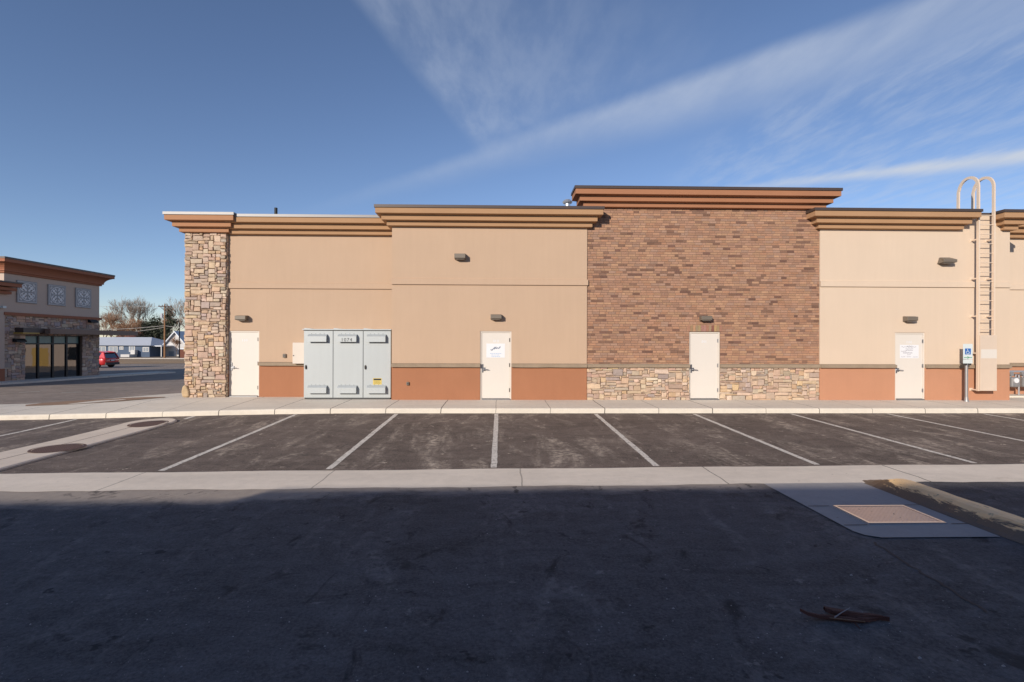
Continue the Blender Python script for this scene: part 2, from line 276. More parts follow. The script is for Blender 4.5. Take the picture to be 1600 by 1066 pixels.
# ------------------------------------------------------------------ mesh helpers
LOC = {}
class MB:
    def __init__(s): s.v = []; s.f = []; s.c = []; s.col = (1, 1, 1)
    def add(s, vs, fs):
        b = len(s.v); s.v += [Vector(p) for p in vs]
        for f in fs: s.f.append([b + i for i in f]); s.c.append(s.col)
    def quad(s, a, b, c, d): s.add((a, b, c, d), ((0, 1, 2, 3),))
    def box(s, a, b):
        (x0, y0, z0), (x1, y1, z1) = a, b
        s.add([(x0, y0, z0), (x1, y0, z0), (x1, y1, z0), (x0, y1, z0), (x0, y0, z1), (x1, y0, z1), (x1, y1, z1), (x0, y1, z1)],
              [(0, 3, 2, 1), (4, 5, 6, 7), (0, 1, 5, 4), (1, 2, 6, 5), (2, 3, 7, 6), (3, 0, 4, 7)])
    def prism(s, poly, fn0, fn1):     # two mapped copies of a polygon, joined
        n = len(poly); s.add([fn0(*p) for p in poly] + [fn1(*p) for p in poly], [list(range(n))[::-1], list(range(n, 2 * n))] + [(i, (i + 1) % n, n + (i + 1) % n, n + i) for i in range(n)])
    def tube(s, pts, r, n=8, r1=None, cap=True):
        pts = [Vector(p) for p in pts]; rings = []; k = len(pts)
        ref = Vector((0, 0, 1))
        d0 = (pts[1] - pts[0]).normalized()
        if abs(d0.z) > .9: ref = Vector((1, 0, 0))
        u = d0.cross(ref).normalized()
        for i, p in enumerate(pts):
            d = (pts[min(i + 1, k - 1)] - pts[max(i - 1, 0)]).normalized()
            u = (u - d * u.dot(d)).normalized(); v = d.cross(u)
            rr = r if r1 is None else r + (r1 - r) * i / (k - 1)
            rings.append([p + (u * math.cos(2 * math.pi * j / n) + v * math.sin(2 * math.pi * j / n)) * rr for j in range(n)])
        vs = [q for rg in rings for q in rg]; fs = []
        for i in range(k - 1):
            for j in range(n): fs.append((i * n + j, i * n + (j + 1) % n, (i + 1) * n + (j + 1) % n, (i + 1) * n + j))
        if cap: fs += [list(range(n))[::-1], [(k - 1) * n + j for j in range(n)]]
        s.add(vs, fs)
    def disc(s, c, r, n, ax=(1, 0, 0), ay=(0, 1, 0), h=None):   # flat disc, or a short drum when h is a vector
        c = Vector(c); ax = Vector(ax); ay = Vector(ay)
        ring = [c + ax * r * math.cos(2 * math.pi * i / n) + ay * r * math.sin(2 * math.pi * i / n) for i in range(n)]
        if h is None: s.add(ring, [list(range(n))])
        else:
            h = Vector(h); s.add(ring + [p + h for p in ring], [list(range(n))[::-1], [n + i for i in range(n)]] + [(i, (i + 1) % n, n + (i + 1) % n, n + i) for i in range(n)])
    def stroke(s, pts, wd, nrm):      # flat ribbon along a polyline, lying in the plane with this normal
        nrm = Vector(nrm); pts = [Vector(p) for p in pts]; L = []
        for i, p in enumerate(pts):
            d = (pts[min(i + 1, len(pts) - 1)] - pts[max(i - 1, 0)]).normalized(); q = d.cross(nrm).normalized() * wd / 2; L += [p + q, p - q]
        s.add(L, [(2 * i, 2 * i + 2, 2 * i + 3, 2 * i + 1) for i in range(len(pts) - 1)])
    def build(s, name, m, parent=None, smooth=False, bev=0, attr=False, local=False, recalc=True):
        me = bpy.data.meshes.new(name); off = LOC.get(parent.as_pointer(), Vector()) if (parent and not local) else Vector()
        me.from_pydata([p - off for p in s.v], [], s.f)
        if recalc:
            bm = bmesh.new(); bm.from_mesh(me); bmesh.ops.recalc_face_normals(bm, faces=bm.faces); bm.to_mesh(me); bm.free()
        if attr:
            ca = me.color_attributes.new('col', 'FLOAT_COLOR', 'CORNER')
            for p, c in zip(me.polygons, s.c):
                for li in p.loop_indices: ca.data[li].color = (c[0], c[1], c[2], 1)
        me.materials.append(m)
        if smooth:
            for p in me.polygons: p.use_smooth = True
        o = bpy.data.objects.new(name, me); COL.objects.link(o)
        if parent: o.parent = parent
        LOC[o.as_pointer()] = off.copy()
        if bev:
            b = o.modifiers.new('bevel', 'BEVEL'); b.width = bev; b.segments = 2; b.limit_method = 'ANGLE'; b.angle_limit = R(40)
        return o
def tag(o, label=None, cat=None, group=None, kind=None):
    if label: o['label'] = label
    if cat: o['category'] = cat
    if group: o['group'] = group
    if kind: o['kind'] = kind
    return o
def thing(name, label, cat, loc, group=None):
    o = bpy.data.objects.new(name, None); COL.objects.link(o); o.location = loc; o.empty_display_size = .2; LOC[o.as_pointer()] = Vector(loc)
    return tag(o, label, cat, group)
def solo(mb, name, m, label, cat, group=None, **kw): return tag(mb.build(name, m, **kw), label, cat, group)
def struct(mb, name, m, **kw): return tag(mb.build(name, m, **kw), kind='structure')
def copy_tree(o, parent=None):
    c = o.copy(); COL.objects.link(c)
    if parent: c.parent = parent
    for ch in list(o.children): copy_tree(ch, c)
    return c
def lerp(tab, x):
    if x <= tab[0][0]: return tab[0][1]
    for (a, va), (b, vb) in zip(tab, tab[1:]):
        if x <= b: return va + (vb - va) * (x - a) / (b - a)
    return tab[-1][1]
def smooth01(t): t = max(0, min(1, t)); return t * t * (3 - 2 * t)

# ------------------------------------------------------------------ ground
KY, GY1, GY0 = 14.07, 8.35, 7.35
PROF = [(-60, -.23), (2, -.272), (GY0, -.286), (GY1, -.280), (KY, -.155), (18, -.20), (28, -.5), (36, -.6), (55, -.98), (75, -1.08)]
def tilt(x, y): return -.20 * smooth01((-3.5 - x) / 12) * smooth01((y - 7.6) / 5) * smooth01((26 - y) / 8)
def skew(x): return 0
def lean(x, y): return .0068 * max(-10, min(9, x)) * max(0, min(1, (13.9 - y) / 5.5))
def G(x, y): return lerp(PROF, y) + tilt(x, y) + lean(x, y)
def sheet(xs, ys, fn=G, dz=0):
    mb = MB(); vs = [(x, y, fn(x, y) + dz) for y in ys for x in xs]; n = len(xs)
    mb.add(vs, [(j * n + i, j * n + i + 1, (j + 1) * n + i + 1, (j + 1) * n + i) for j in range(len(ys) - 1) for i in range(n - 1)]); return mb
def rng(a, b, st): k = max(1, round((b - a) / st)); return [a + (b - a) * i / k for i in range(k + 1)]
gr = MB(); gr.quad((-1500, -1500, -1.25), (1500, -1500, -1.25), (1500, 1500, -1.25), (-1500, 1500, -1.25)); struct(gr, 'ground', M['ground'])
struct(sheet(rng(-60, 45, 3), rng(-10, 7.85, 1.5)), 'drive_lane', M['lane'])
lot = struct(sheet(rng(-60, 45, 1.5), rng(7.85, KY + .1, .7)), 'parking_lot', M['lot'])
ys_far = rng(KY + .1, 74, 2)
def Gf(x, y): return G(x, y) - (.004 if y > KY + .2 else 0)
struct(sheet(rng(-120, 60, 3), ys_far, Gf), 'road', M['far_asphalt'])
# gutter: shallow valley pan with ragged edge against the asphalt
gm = MB(); xs = rng(-60, 45, .25); L = []
prof = [(GY0, .001), (GY0 + .25, .004), ((GY0 + GY1) / 2, .004), (GY1 - .2, .004), (GY1, .003)]
for x in xs:
    j0 = .02 * math.sin(x * 2.3) + .015 * math.sin(x * 7.1 + 1) + random.uniform(-.008, .008); j1 = .015 * math.sin(x * 1.9 + 2) + random.uniform(-.008, .008)
    L.append([(x, y + skew(x) + (j0 if i == 0 else j1 if i == 4 else 0), G(x, y + skew(x)) + dz + .006) for i, (y, dz) in enumerate(prof)])
for a, b in zip(L, L[1:]):
    for i in range(4): gm.quad(a[i], b[i], b[i + 1], a[i + 1])
struct(gm, 'gutter', M['gutter'])
# parking stripes
for x in [-.1 + 2.7 * k for k in range(-2, 7)] + [-11.3]:
    mb = MB(); y0 = 8.45
    ys = rng(y0, 13.93, .18)
    P = [((x - .052 + random.uniform(-.006, .006), y, G(x, y) + .004), (x + .052 + random.uniform(-.006, .006), y, G(x, y) + .004)) for y in ys]
    for a, b in zip(P, P[1:]): mb.quad(a[0], a[1], b[1], b[0])
    mb.build('parking_line', M['line'], lot)
mb = MB(); mb.quad((-8.27, 13.55, G(-8.2, 13.55) + .004), (-8.16, 13.55, G(-8.2, 13.55) + .004), (-8.16, 13.95, G(-8.2, 13.95) + .004), (-8.27, 13.95, G(-8.2, 13.95) + .004)); mb.build('parking_line', M['line'], lot)
# drainage pan: round ended concrete strip between two stalls
pn = MB(); x0, x1, yt = -9.36, -8.14, 12.95; cx = (x0 + x1) / 2; hw = (x1 - x0) / 2
outl = [(x1, y) for y in rng(GY1 - .02, yt, .6)] + [(cx + hw * math.cos(R(a)), yt + hw * .95 * math.sin(R(a))) for a in range(15, 180, 15)] + [(x0, y) for y in rng(GY1 - .02, yt, .6)[::-1]]
n = len(outl); top = [(x, y, G(x, y) + .028) for x, y in outl]
inn = [(cx + (x - cx) * .94, y if y < yt else yt + (y - yt) * .94, G(x, y) + .045) for x, y in outl]
pn.add(top + [(x, y, G(x, y) - .05) for x, y in outl] + inn, [(i, (i + 1) % n, n + (i + 1) % n, n + i) for i in range(n)] + [(i, (i + 1) % n, 2 * n + (i + 1) % n, 2 * n + i) for i in range(n)])
hl = len(outl)
for i in range(hl // 2):
    a, b, c, d = inn[i], inn[i + 1], inn[hl - 2 - i], inn[hl - 1 - i]
    if i + 1 <= hl - 2 - i: pn.quad(a, b, c, d)
pan = struct(pn, 'drainage_pan', M['pan'])
mb = MB(); ys = rng(GY1, 12.6, .3); P = [(cx + .02, y, G(cx, y) + .049) for y in ys]
mb.stroke(P, .014, (0, 0, 1)); mb.build('joint', M['crack'], pan)
for px, Y, lab in ((91, 10.05, 'large round iron access cover set in the concrete strip, nearer the drive lane'), (233, 12.72, 'round iron access cover set at the rounded end of the concrete strip')):
    xx = X(px, Y); z = G(xx, Y) + .046; t = thing('manhole_cover', lab, 'manhole cover', (xx, Y, z), 'iron covers in the concrete strip')
    r = MB(); ring = [(math.cos(2 * math.pi * i / 40), math.sin(2 * math.pi * i / 40)) for i in range(40)]; sl_ = (G(xx, Y + .4) - G(xx, Y - .4)) / .8
    lid = MB(); lid.add([(xx + .37 * a, Y + .37 * b, z + .008 + sl_ * .37 * b) for a, b in ring], [list(range(40))]); lid.build('lid', M['iron'], t)
    for i in range(40):
        (a, b), (c, d) = ring[i], ring[(i + 1) % 40]
        r.quad((xx + .38 * a, Y + .38 * b, z + .011 + sl_ * .38 * b), (xx + .38 * c, Y + .38 * d, z + .011 + sl_ * .38 * d), (xx + .43 * c, Y + .43 * d, z + .006 + sl_ * .43 * d), (xx + .43 * a, Y + .43 * b, z + .006 + sl_ * .43 * b))
    r.build('rim', M['iron'], t)
# sidewalk with rolled kerb
def swz(x, y):
    k = smooth01((-5 - x) / 9); front = -.022 - .20 * smooth01((-3.5 - x) / 12) + .0
    back = 0 - .22 * smooth01((-10.3 - x) / 5); t = min(1, max(0, (y - KY) / 2.0)); return front + (back - front) * t
def backy(x): return 17.4 if x > -9.5 else lerp([(-40, 12.5 + 3), (-20, 15.6), (-13.7, 17.05), (-9.5, 18.9)], x)
sw = MB(); xs = rng(-40, 45, .5); L = []
for x in xs:
    zf = swz(x, KY); ya = G(x, KY); row = [(x, KY - .015, ya - .08), (x, KY, zf - .035), (x, KY + .012, zf - .012), (x, KY + .04, zf)]
    by = backy(x)
    for t in (.08, .2, .4, .6, .8, 1): y = KY + .04 + (by - KY - .04) * t; row.append((x, y, swz(x, y)))
    row.append((x, by + .01, G(x, by) - .1)); L.append(row)
for a, b in zip(L, L[1:]):
    for i in range(len(a) - 1): sw.quad(a[i], b[i], b[i + 1], a[i + 1])
struct(sw, 'sidewalk', M['walk'])
dp = MB(); top_, bot_ = [], []
for px, y0, y1 in ((40, 634.5, 632.5), (70, 633.5, 629.5), (110, 632, 626.5), (150, 629.5, 624.5), (190, 626.5, 622.2), (225, 623.5, 620.6), (258, 621, 620.2)):
    for yy, Ls in ((y0, bot_), (y1, top_)):
        d = ray(px, yy); z = -.2
        for _ in range(6): tt = (z + .006 - CAMZ) / d.z; q = d * tt; z = swz(q.x, q.y)
        Ls.append((q.x, q.y, z + .005))
for i in range(len(top_) - 1): dp.quad(bot_[i], bot_[i + 1], top_[i + 1], top_[i])
struct(dp, 'dirt_patch', M['dirt'])
# concrete pad, access plate and yellow kerb at right
PS = .957; z0 = G(4.5, 5.98)
pd = MB(); out = [(4.0, (GY0 + .01) / PS), (4.0, 5.72), (4.05, 5.60), (4.18, 5.52), (5.49, 5.50), (5.52, (GY0 + .01) / PS)]
out = [(x * PS, y * PS) for x, y in out]; pd.add([(x, y, G(x, y) + .010) for x, y in out], [list(range(len(out)))]); pad = struct(pd, 'concrete_pad', M['pad'])
mb = MB()
for y in (5.90 * PS, 6.60 * PS):
    for u0, u1 in ((4.02, 4.30), (5.30, 5.50)): mb.stroke([(u0 * PS, y, G(u0 * PS, y) + .014), (u1 * PS, y, G(u1 * PS, y) + .014)], .014, (0, 0, 1))
mb.build('joint', M['crack'], pad)
ap = thing('access_plate', 'square rust pink steel access plate with a pale frame set in the concrete pad', 'access plate', (4.80 * PS, 6.25 * PS, z0 + .012))
a0, a1, b0, b1 = 4.33 * PS, 5.26 * PS, 5.92 * PS, 6.57 * PS
mb = MB(); mb.box((a0 + .035, b0 + .035, z0 + .002), (a1 - .035, b1 - .035, z0 + .022)); mb.build('plate', M['plate'], ap)
mb = MB()
for p_, q_ in (((a0, b0), (a1, b0 + .03)), ((a0, b1 - .03), (a1, b1)), ((a0, b0 + .03), (a0 + .03, b1 - .03)), ((a1 - .03, b0 + .03), (a1, b1 - .03))): mb.box((p_[0], p_[1], z0), (q_[0], q_[1], z0 + .026))
mb.build('frame', M['plate_frame'], ap)
kb = MB(); KP = [(0, 0), (.05, .03), (.10, .075), (.15, .125), (.19, .148), (.26, .158), (.36, .155), (.40, .12), (.41, -.02)]
ys = rng(1.0, GY0 + .12, .14); L = []
for y in ys:
    s_ = .12 + .88 * smooth01((GY0 + .14 - y) / .55); L.append([(5.53 * PS + u * .97 + random.uniform(-.006, .006), y, G(5.6, y) - .0 + v * s_ + random.uniform(-.004, .004)) for u, v in KP])
for a, b in zip(L, L[1:]):
    for i in range(len(KP) - 1): kb.quad(a[i], b[i], b[i + 1], a[i + 1])
solo(kb, 'kerb', M['kerb_yellow'], 'worn yellow painted kerb with black tyre scuffs beside the concrete pad', 'kerb', smooth=True)
# debris in the lane
def sliver(pts, wds, h, m, label, twist=0):
    mb = MB(); top = []
    for i, (p_, wd) in enumerate(zip(pts, wds)):
        p_ = Vector(p_); d = (Vector(pts[min(i + 1, len(pts) - 1)]) - Vector(pts[max(0, i - 1)])).normalized(); q = d.cross(Vector((0, 0, 1))).normalized() * wd
        top.append([p_ - q, p_ - q * .4 + Vector((0, 0, h)), p_ + q * .5 + Vector((0, 0, h * .9)), p_ + q])
    vs = [v for r_ in top for v in r_]; mb.add(vs, [(4 * i + j, 4 * i + 4 + j, 4 * i + 5 + j, 4 * i + 1 + j) for i in range(len(pts) - 1) for j in range(3)] + [(4 * i + 3, 4 * i + 7, 4 * i + 4, 4 * i) for i in range(len(pts) - 1)])
    return solo(mb, 'bark_strip', m, label, 'bark', 'bark pieces on the asphalt', recalc=True)
def gp(px, py, up=0):
    d = ray(px, py); g_ = -.28
    for _ in range(6): q = d * ((g_ + up - CAMZ) / d.z); g_ = G(q.x, q.y)
    return Vector((q.x, q.y, g_ + up))
sliver([gp(1250, 955, .05), gp(1262, 961, .03), gp(1280, 965, .015), gp(1305, 967, .01), gp(1330, 970, .01), gp(1350, 973, .008)], [.004, .012, .018, .02, .022, .006], .022, M['bark'], 'thin curved bark strip with an upturned tip at the left of the debris')
sliver([gp(1288, 954, .03), gp(1300, 957, .02), gp(1322, 961, .012), gp(1345, 966, .01), gp(1358, 965, .012), gp(1372, 967, .008), gp(1390, 971, .002)], [.022, .036, .042, .045, .030, .014, .002], .03, M['bark'], 'broad dark red bark piece tapering to the right in the debris')
sliver([gp(1296, 966, .022), gp(1320, 968.5, .022), gp(1352, 972, .018)], [.003, .005, .003], .006, M['bark_pale'], 'narrow pale splinter lying along the front of the bark debris')
sliver([gp(1300, 958, .035), gp(1325, 959, .03), gp(1350, 963, .025), gp(1376, 966, .006)], [.008, .02, .018, .003], .02, M['bark'], 'ridged bark strip lying on top of the broad dark red piece')
sliver([gp(1338, 968, .012), gp(1352, 970, .012), gp(1372, 969, .006)], [.010, .022, .003], .02, M['bark'], 'short stubby bark chip at the right front of the debris')
mb = MB(); mb.tube([gp(1304, 965, .03), gp(1314, 958, .05), gp(1328, 950, .06)], .005, 6, .003); solo(mb, 'twig', M['twig'], 'short pale twig lying across the bark pieces', 'twig')
mb = MB(); mb.tube([gp(1336, 974, .01), gp(1344, 983, .004)], .005, 6, .002); solo(mb, 'twig', M['bark'], 'short dark twig poking out in front of the bark pieces', 'twig')
pb = MB()
for i in range(260):
    px, py = random.uniform(0, 1600), 790 + 276 * random.random() ** .8; q = gp(px, py); r_ = random.choice([.003, .003, .004, .005, .007])
    if 4 < q.x < 6.2 and q.y > 5.5: continue
    a = random.random() * 6; ring = [(q.x + r_ * random.uniform(.7, 1.4) * math.cos(a + k * 1.257), q.y + r_ * random.uniform(.7, 1.3) * math.sin(a + k * 1.257), q.z) for k in range(5)]
    pb.add(ring + [(q.x, q.y, q.z + r_ * .9)], [(k, (k + 1) % 5, 5) for k in range(5)])
for px, py, r_ in ((571, 986, .013), (603, 981, .009), (452, 972, .008), (1437, 1028, .014), (1052, 951, .012), (1568, 1041, .013), (1330, 899, .014), (250, 955, .008)):
    q = gp(px, py); pb.add([(q.x + r_ * math.cos(k * 1.05), q.y + r_ * .7 * math.sin(k * 1.05), q.z) for k in range(6)] + [(q.x, q.y, q.z + r_ * .8)], [(k, (k + 1) % 6, 6) for k in range(6)])
tag(pb.build('gravel', M['pebble']), 'loose pale grit scattered over the shaded asphalt', 'gravel', kind='stuff')
ck = MB(); P = []
for i, (px, py) in enumerate([(1370, 848), (1395, 868), (1420, 885), (1450, 900), (1478, 915), (1500, 932), (1528, 948), (1550, 960)]): P.append(gp(px + random.uniform(-4, 4), py) + Vector((0, 0, .004)))
Q = []
for a, b in zip(P, P[1:]):
    for k in range(4): Q.append(a.lerp(b, k / 4) + Vector((random.uniform(-.02, .02), random.uniform(-.015, .015), 0)))
ck.stroke(Q, .022, (0, 0, 1)); struct(ck, 'asphalt_crack', M['crack'])

# ------------------------------------------------------------------ masonry generators
STONE = [(.56, .40, .26), (.50, .36, .24), (.60, .45, .30), (.44, .33, .24), (.36, .29, .23), (.52, .36, .22), (.58, .38, .20), (.42, .30, .21), (.64, .52, .38), (.47, .31, .22), (.33, .28, .245), (.55, .41, .29)]
_mean = [sum(c[i] for c in STONE) / len(STONE) for i in range(3)]
STONE = [tuple((c[i] * .60 + _mean[i] * .40) * 1.16 * (.99, 1.0, 1.07)[i] for i in range(3)) for c in STONE]
def stones(mb, W, H, fn, holes=(), cw=.055, ch=.053, pal=STONE, ragged=True, depth=(.025, .055), big=1.0, rnd=random):
    nx, nz = round(W / cw), round(H / ch); cw, ch = W / nx, H / nz; used = [[False] * nx for _ in range(nz)]
    for j in range(nz):
        for i in range(nx):
            u, v = (i + .5) * cw, (j + .5) * ch
            for (a, b, c, d) in holes:
                if a < u < b and c < v < d: used[j][i] = True
    for j in range(nz):
        for i in range(nx):
            if used[j][i]: continue
            h = rnd.choice([1, 1, 1, 2, 2, 2, 2, 3, 3]) if rnd.random() < .95 else 4
            wd = int(rnd.choice([2, 3, 3, 4, 4, 5, 6, 7]) * big); wd = max(wd, h)
            k = 0
            while k < wd and i + k < nx and not used[j][i + k]: k += 1
            wd = k; hh = 0
            while hh < h and j + hh < nz and all(not used[j + hh][i + q] for q in range(wd)): hh += 1
            h = hh
            for a in range(h):
                for b in range(wd): used[j + a][i + b] = True
            g = .005; u0, u1, v0, v1 = i * cw + g, (i + wd) * cw - g, j * ch + g, (j + h) * ch - g
            jt = lambda s_: rnd.uniform(-s_, s_)
            if ragged:
                if i == 0: u0 -= rnd.uniform(-.008, .028)
                if i + wd == nx: u1 += rnd.uniform(-.008, .025)
            s1, s2 = min(.018, (u1 - u0) * .12), .010
            cs = [(u0 + jt(s1), v0 + jt(s2)), (u0 * .5 + u1 * .5 + jt(.02), v0 + jt(s2)), (u1 + jt(s1), v0 + jt(s2)), (u1 + jt(s1), v1 + jt(s2)), (u0 * .5 + u1 * .5 + jt(.02), v1 + jt(s2)), (u0 + jt(s1), v1 + jt(s2))]
            d = rnd.uniform(*depth); tx, tz = jt(.010), jt(.010); cu, cv = (u0 + u1) / 2, (v0 + v1) / 2
            ins = lambda p_, q: (cu + (p_[0] - cu) * (1 - q / max(.03, (u1 - u0) / 2)), cv + (p_[1] - cv) * (1 - q / max(.02, (v1 - v0) / 2)))
            r0 = [fn(p_[0], p_[1], 0) for p_ in cs]; r1 = [fn(*ins(p_, .002), d * .75) for p_ in cs]
            r2 = []
            for p_ in cs:
                q = ins(p_, .011); r2.append(fn(q[0], q[1], d + tx * (q[0] - cu) / max(.05, u1 - u0) + tz * (q[1] - cv) / max(.05, v1 - v0) + jt(.004)))
            mc = fn(cu, cv, d + .004 + jt(.004))
            c = rnd.choice(pal); b = rnd.uniform(.84, 1.14); mb.col = tuple(min(1, q * b * rnd.uniform(.96, 1.04)) for q in c)
            mb.add(r0 + r1 + r2 + [mc], [(a, (a + 1) % 6, 6 + (a + 1) % 6, 6 + a) for a in range(6)] + [(6 + a, 6 + (a + 1) % 6, 12 + (a + 1) % 6, 12 + a) for a in range(6)] + [(12 + a, 12 + (a + 1) % 6, 18) for a in range(6)])
BR = [(.40, .225, .14), (.37, .20, .13), (.43, .25, .15), (.35, .205, .145), (.44, .27, .16), (.33, .19, .135), (.39, .24, .17), (.47, .29, .17), (.34, .235, .185), (.41, .21, .12)]
BD = [(.215, .115, .078), (.235, .13, .088), (.19, .10, .073), (.25, .14, .097)]
BR = [tuple((q * .5 + m_ * .5) * s_ for q, m_, s_ in zip(c, (.40, .24, .16), (1.03, .985, .965))) for c in BR]
def bricks(mb, W, H, fn, holes=(), bh=.0755, bl=.225):
    nz = round(H / bh); bh = H / nz; dark = 0
    for j in range(nz):
        u = -random.random() * bl
        while u < W:
            ln = bl * random.choice([1, 1, 1, 1, .75, .5]); u0, u1 = max(0, u), min(W, u + ln); u += ln
            if u1 - u0 < .03: continue
            v0, v1 = j * bh, (j + 1) * bh; segs = [(u0, u1)]
            for (a, b, c, d) in holes:
                if v1 > c + .01 and v0 < d - .01:
                    ns = []
                    for (p_, q) in segs:
                        if q <= a or p_ >= b: ns.append((p_, q)); continue
                        if p_ < a - .02: ns.append((p_, a))
                        if q > b + .02: ns.append((b, q))
                    segs = ns
            if dark > 0: dark -= 1
            elif random.random() < .10: dark = random.choice([1, 1, 1, 2, 2])
            c = random.choice(BD) if dark > 0 else random.choice(BR); b = random.uniform(.86, 1.12); mb.col = tuple(q * b for q in c)
            for (p_, q) in segs:
                g = .0045; d = .008 + random.uniform(-.002, .003); a0, a1, c0, c1 = p_ + g, q - g, v0 + g, v1 - g
                mb.add([fn(a0, c0, 0), fn(a1, c0, 0), fn(a1, c1, 0), fn(a0, c1, 0), fn(a0 + .002, c0 + .002, d), fn(a1 - .002, c0 + .002, d), fn(a1 - .002, c1 - .002, d), fn(a0 + .002, c1 - .002, d)],
                       [(4, 5, 6, 7), (0, 1, 5, 4), (1, 2, 6, 5), (2, 3, 7, 6), (3, 0, 4, 7)])
def wall(mb, x0, x1, z0, z1, Y, holes=(), rev=.10, back=None):
    hs = [(max(x0, a), min(x1, b), max(z0, c), min(z1, d)) for a, b, c, d in holes if b > x0 and a < x1 and d > z0 and c < z1]
    xs = sorted({x0, x1, *[h[0] for h in hs], *[h[1] for h in hs]}); zs = sorted({z0, z1, *[h[2] for h in hs], *[h[3] for h in hs]})
    for i in range(len(xs) - 1):
        for j in range(len(zs) - 1):
            u, v = (xs[i] + xs[i + 1]) / 2, (zs[j] + zs[j + 1]) / 2
            if any(h[0] < u < h[1] and h[2] < v < h[3] for h in hs): continue
            mb.quad((xs[i], Y, zs[j]), (xs[i + 1], Y, zs[j]), (xs[i + 1], Y, zs[j + 1]), (xs[i], Y, zs[j + 1]))
    for a, b, c, d in hs:
        mb.quad((a, Y, c), (a, Y + rev, c), (a, Y + rev, d), (a, Y, d)); mb.quad((b, Y, c), (b, Y + rev, c), (b, Y + rev, d), (b, Y, d))
        if d < z1: mb.quad((a, Y, d), (b, Y, d), (b, Y + rev, d), (a, Y + rev, d))
    if back is not None:
        for x in (x0, x1): mb.quad((x, Y, z0), (x, back, z0), (x, back, z1), (x, Y, z1))
        mb.quad((x0, Y + .13, z1), (x1, Y + .13, z1), (x1, back, z1), (x0, back, z1)); mb.quad((x0, back, z0), (x1, back, z0), (x1, back, z1), (x0, back, z1))

# ------------------------------------------------------------------ the retail building
bd = thing('retail_building', 'long tan stucco retail building with a brick panel, stone pillar and stepped cornices', 'building', (3, 15.94, 0))
Y1, YP, Y2, YB, Y4, Y5, BACK = 16.75, 16.66, 15.94, 15.98, 15.94, 17.35, 34.0
XPL, XPR = X(290, YP), X(353.5, YP); XS2, XB0, XB1 = X(612, Y2), X(917, Y2), X(1281, Y2); X4R = X(1577.5, Y4); X5R = 27.0
def door_rect(pl, pr, Y): a, b = X(pl, Y), X(pr, Y); c = (a + b) / 2; return (c - .485, c + .485, -.05, 2.135)
DR = [(door_rect(358.5, 404, Y1), Y1), (door_rect(750, 799.5, Y2), Y2), (door_rect(1077, 1125, YB), YB), (door_rect(1398, 1446, Y4), Y4)]
H = [d[0] for d in DR]
ZT1, ZTP, ZT2, ZTB, ZT4, ZT5 = Z(480, 335, Y1 - .45), Z(320, 331, YP - .45), Z(765, 320.7, Y2 - .45), Z(1107, 291.5, YB - .45), Z(1405, 325.3, Y4 - .45), 6.0
LT, LB = 1.115, 1.015
CO = [(.45, 0, 'c'), (.45, -.085, 'c'), (.42, -.087, 'b'), (.42, -.245, 'b'), (.27, -.262, 'b'), (.27, -.415, 'b'), (.135, -.43, 'b'), (.135, -.56, 'b'), (0, -.575, 'b')]
def cornice(x0, x1, Yf, Yb, zt, m, mc, ends=(1, 1)):
    def path(p_): return [(x0 - p_ * ends[0], Yb), (x0 - p_ * ends[0], Yf - p_), (x1 + p_ * ends[1], Yf - p_), (x1 + p_ * ends[1], Yb)]
    body, cop = MB(), MB()
    for (p0, a0, k0), (p1, a1, k1) in zip(CO, CO[1:]):
        A, B = path(p0), path(p1); t = cop if k1 == 'c' else body
        for i in range(3): t.quad((*A[i], zt + a0), (*A[i + 1], zt + a0), (*B[i + 1], zt + a1), (*B[i], zt + a1))
    A, B, C = path(.45), path(-.16), path(.42)
    for i in range(3):
        cop.quad((*A[i], zt), (*A[i + 1], zt), (*B[i + 1], zt), (*B[i], zt))
        cop.quad((*A[i], zt - .085), (*A[i + 1], zt - .085), (*C[i + 1], zt - .087), (*C[i], zt - .087))
        cop.quad((*B[i], zt), (*B[i + 1], zt), (*B[i + 1], zt - .4), (*B[i], zt - .4))
    o = body.build('cornice', m, bd, recalc=False); cop.build('coping', mc, o, recalc=False); return o
DB = 19.0
cornice(XPL, XPR, YP, 18.2, ZTP, M['corn_orange'], M['coping_light'])
cornice(XPR + .1, XS2 + .3, Y1, Y1 + .5, ZT1, M['corn_tan'], M['coping_light'], (0, 0))
cornice(XS2, XB0, Y2, Y2 + .5, ZT2, M['corn_tan'], M['coping'])
cornice(XB0, XB1, YB, YB + .42, ZTB, M['corn_brown'], M['coping'])
XN0 = X(1533, Y4 - .42) - .42; XN1 = X(1569, Y4 - .45) + .45
cornice(XB1, XN0, Y4, Y4 + .5, ZT4, M['corn_tan'], M['coping'])
cornice(XN1, X4R, Y4, Y5 + .3, ZT4, M['corn_tan'], M['coping'])
cornice(X4R + .2, X5R, Y5, Y5 + .5, ZT5, M['corn_tan'], M['coping'], (0, 1))
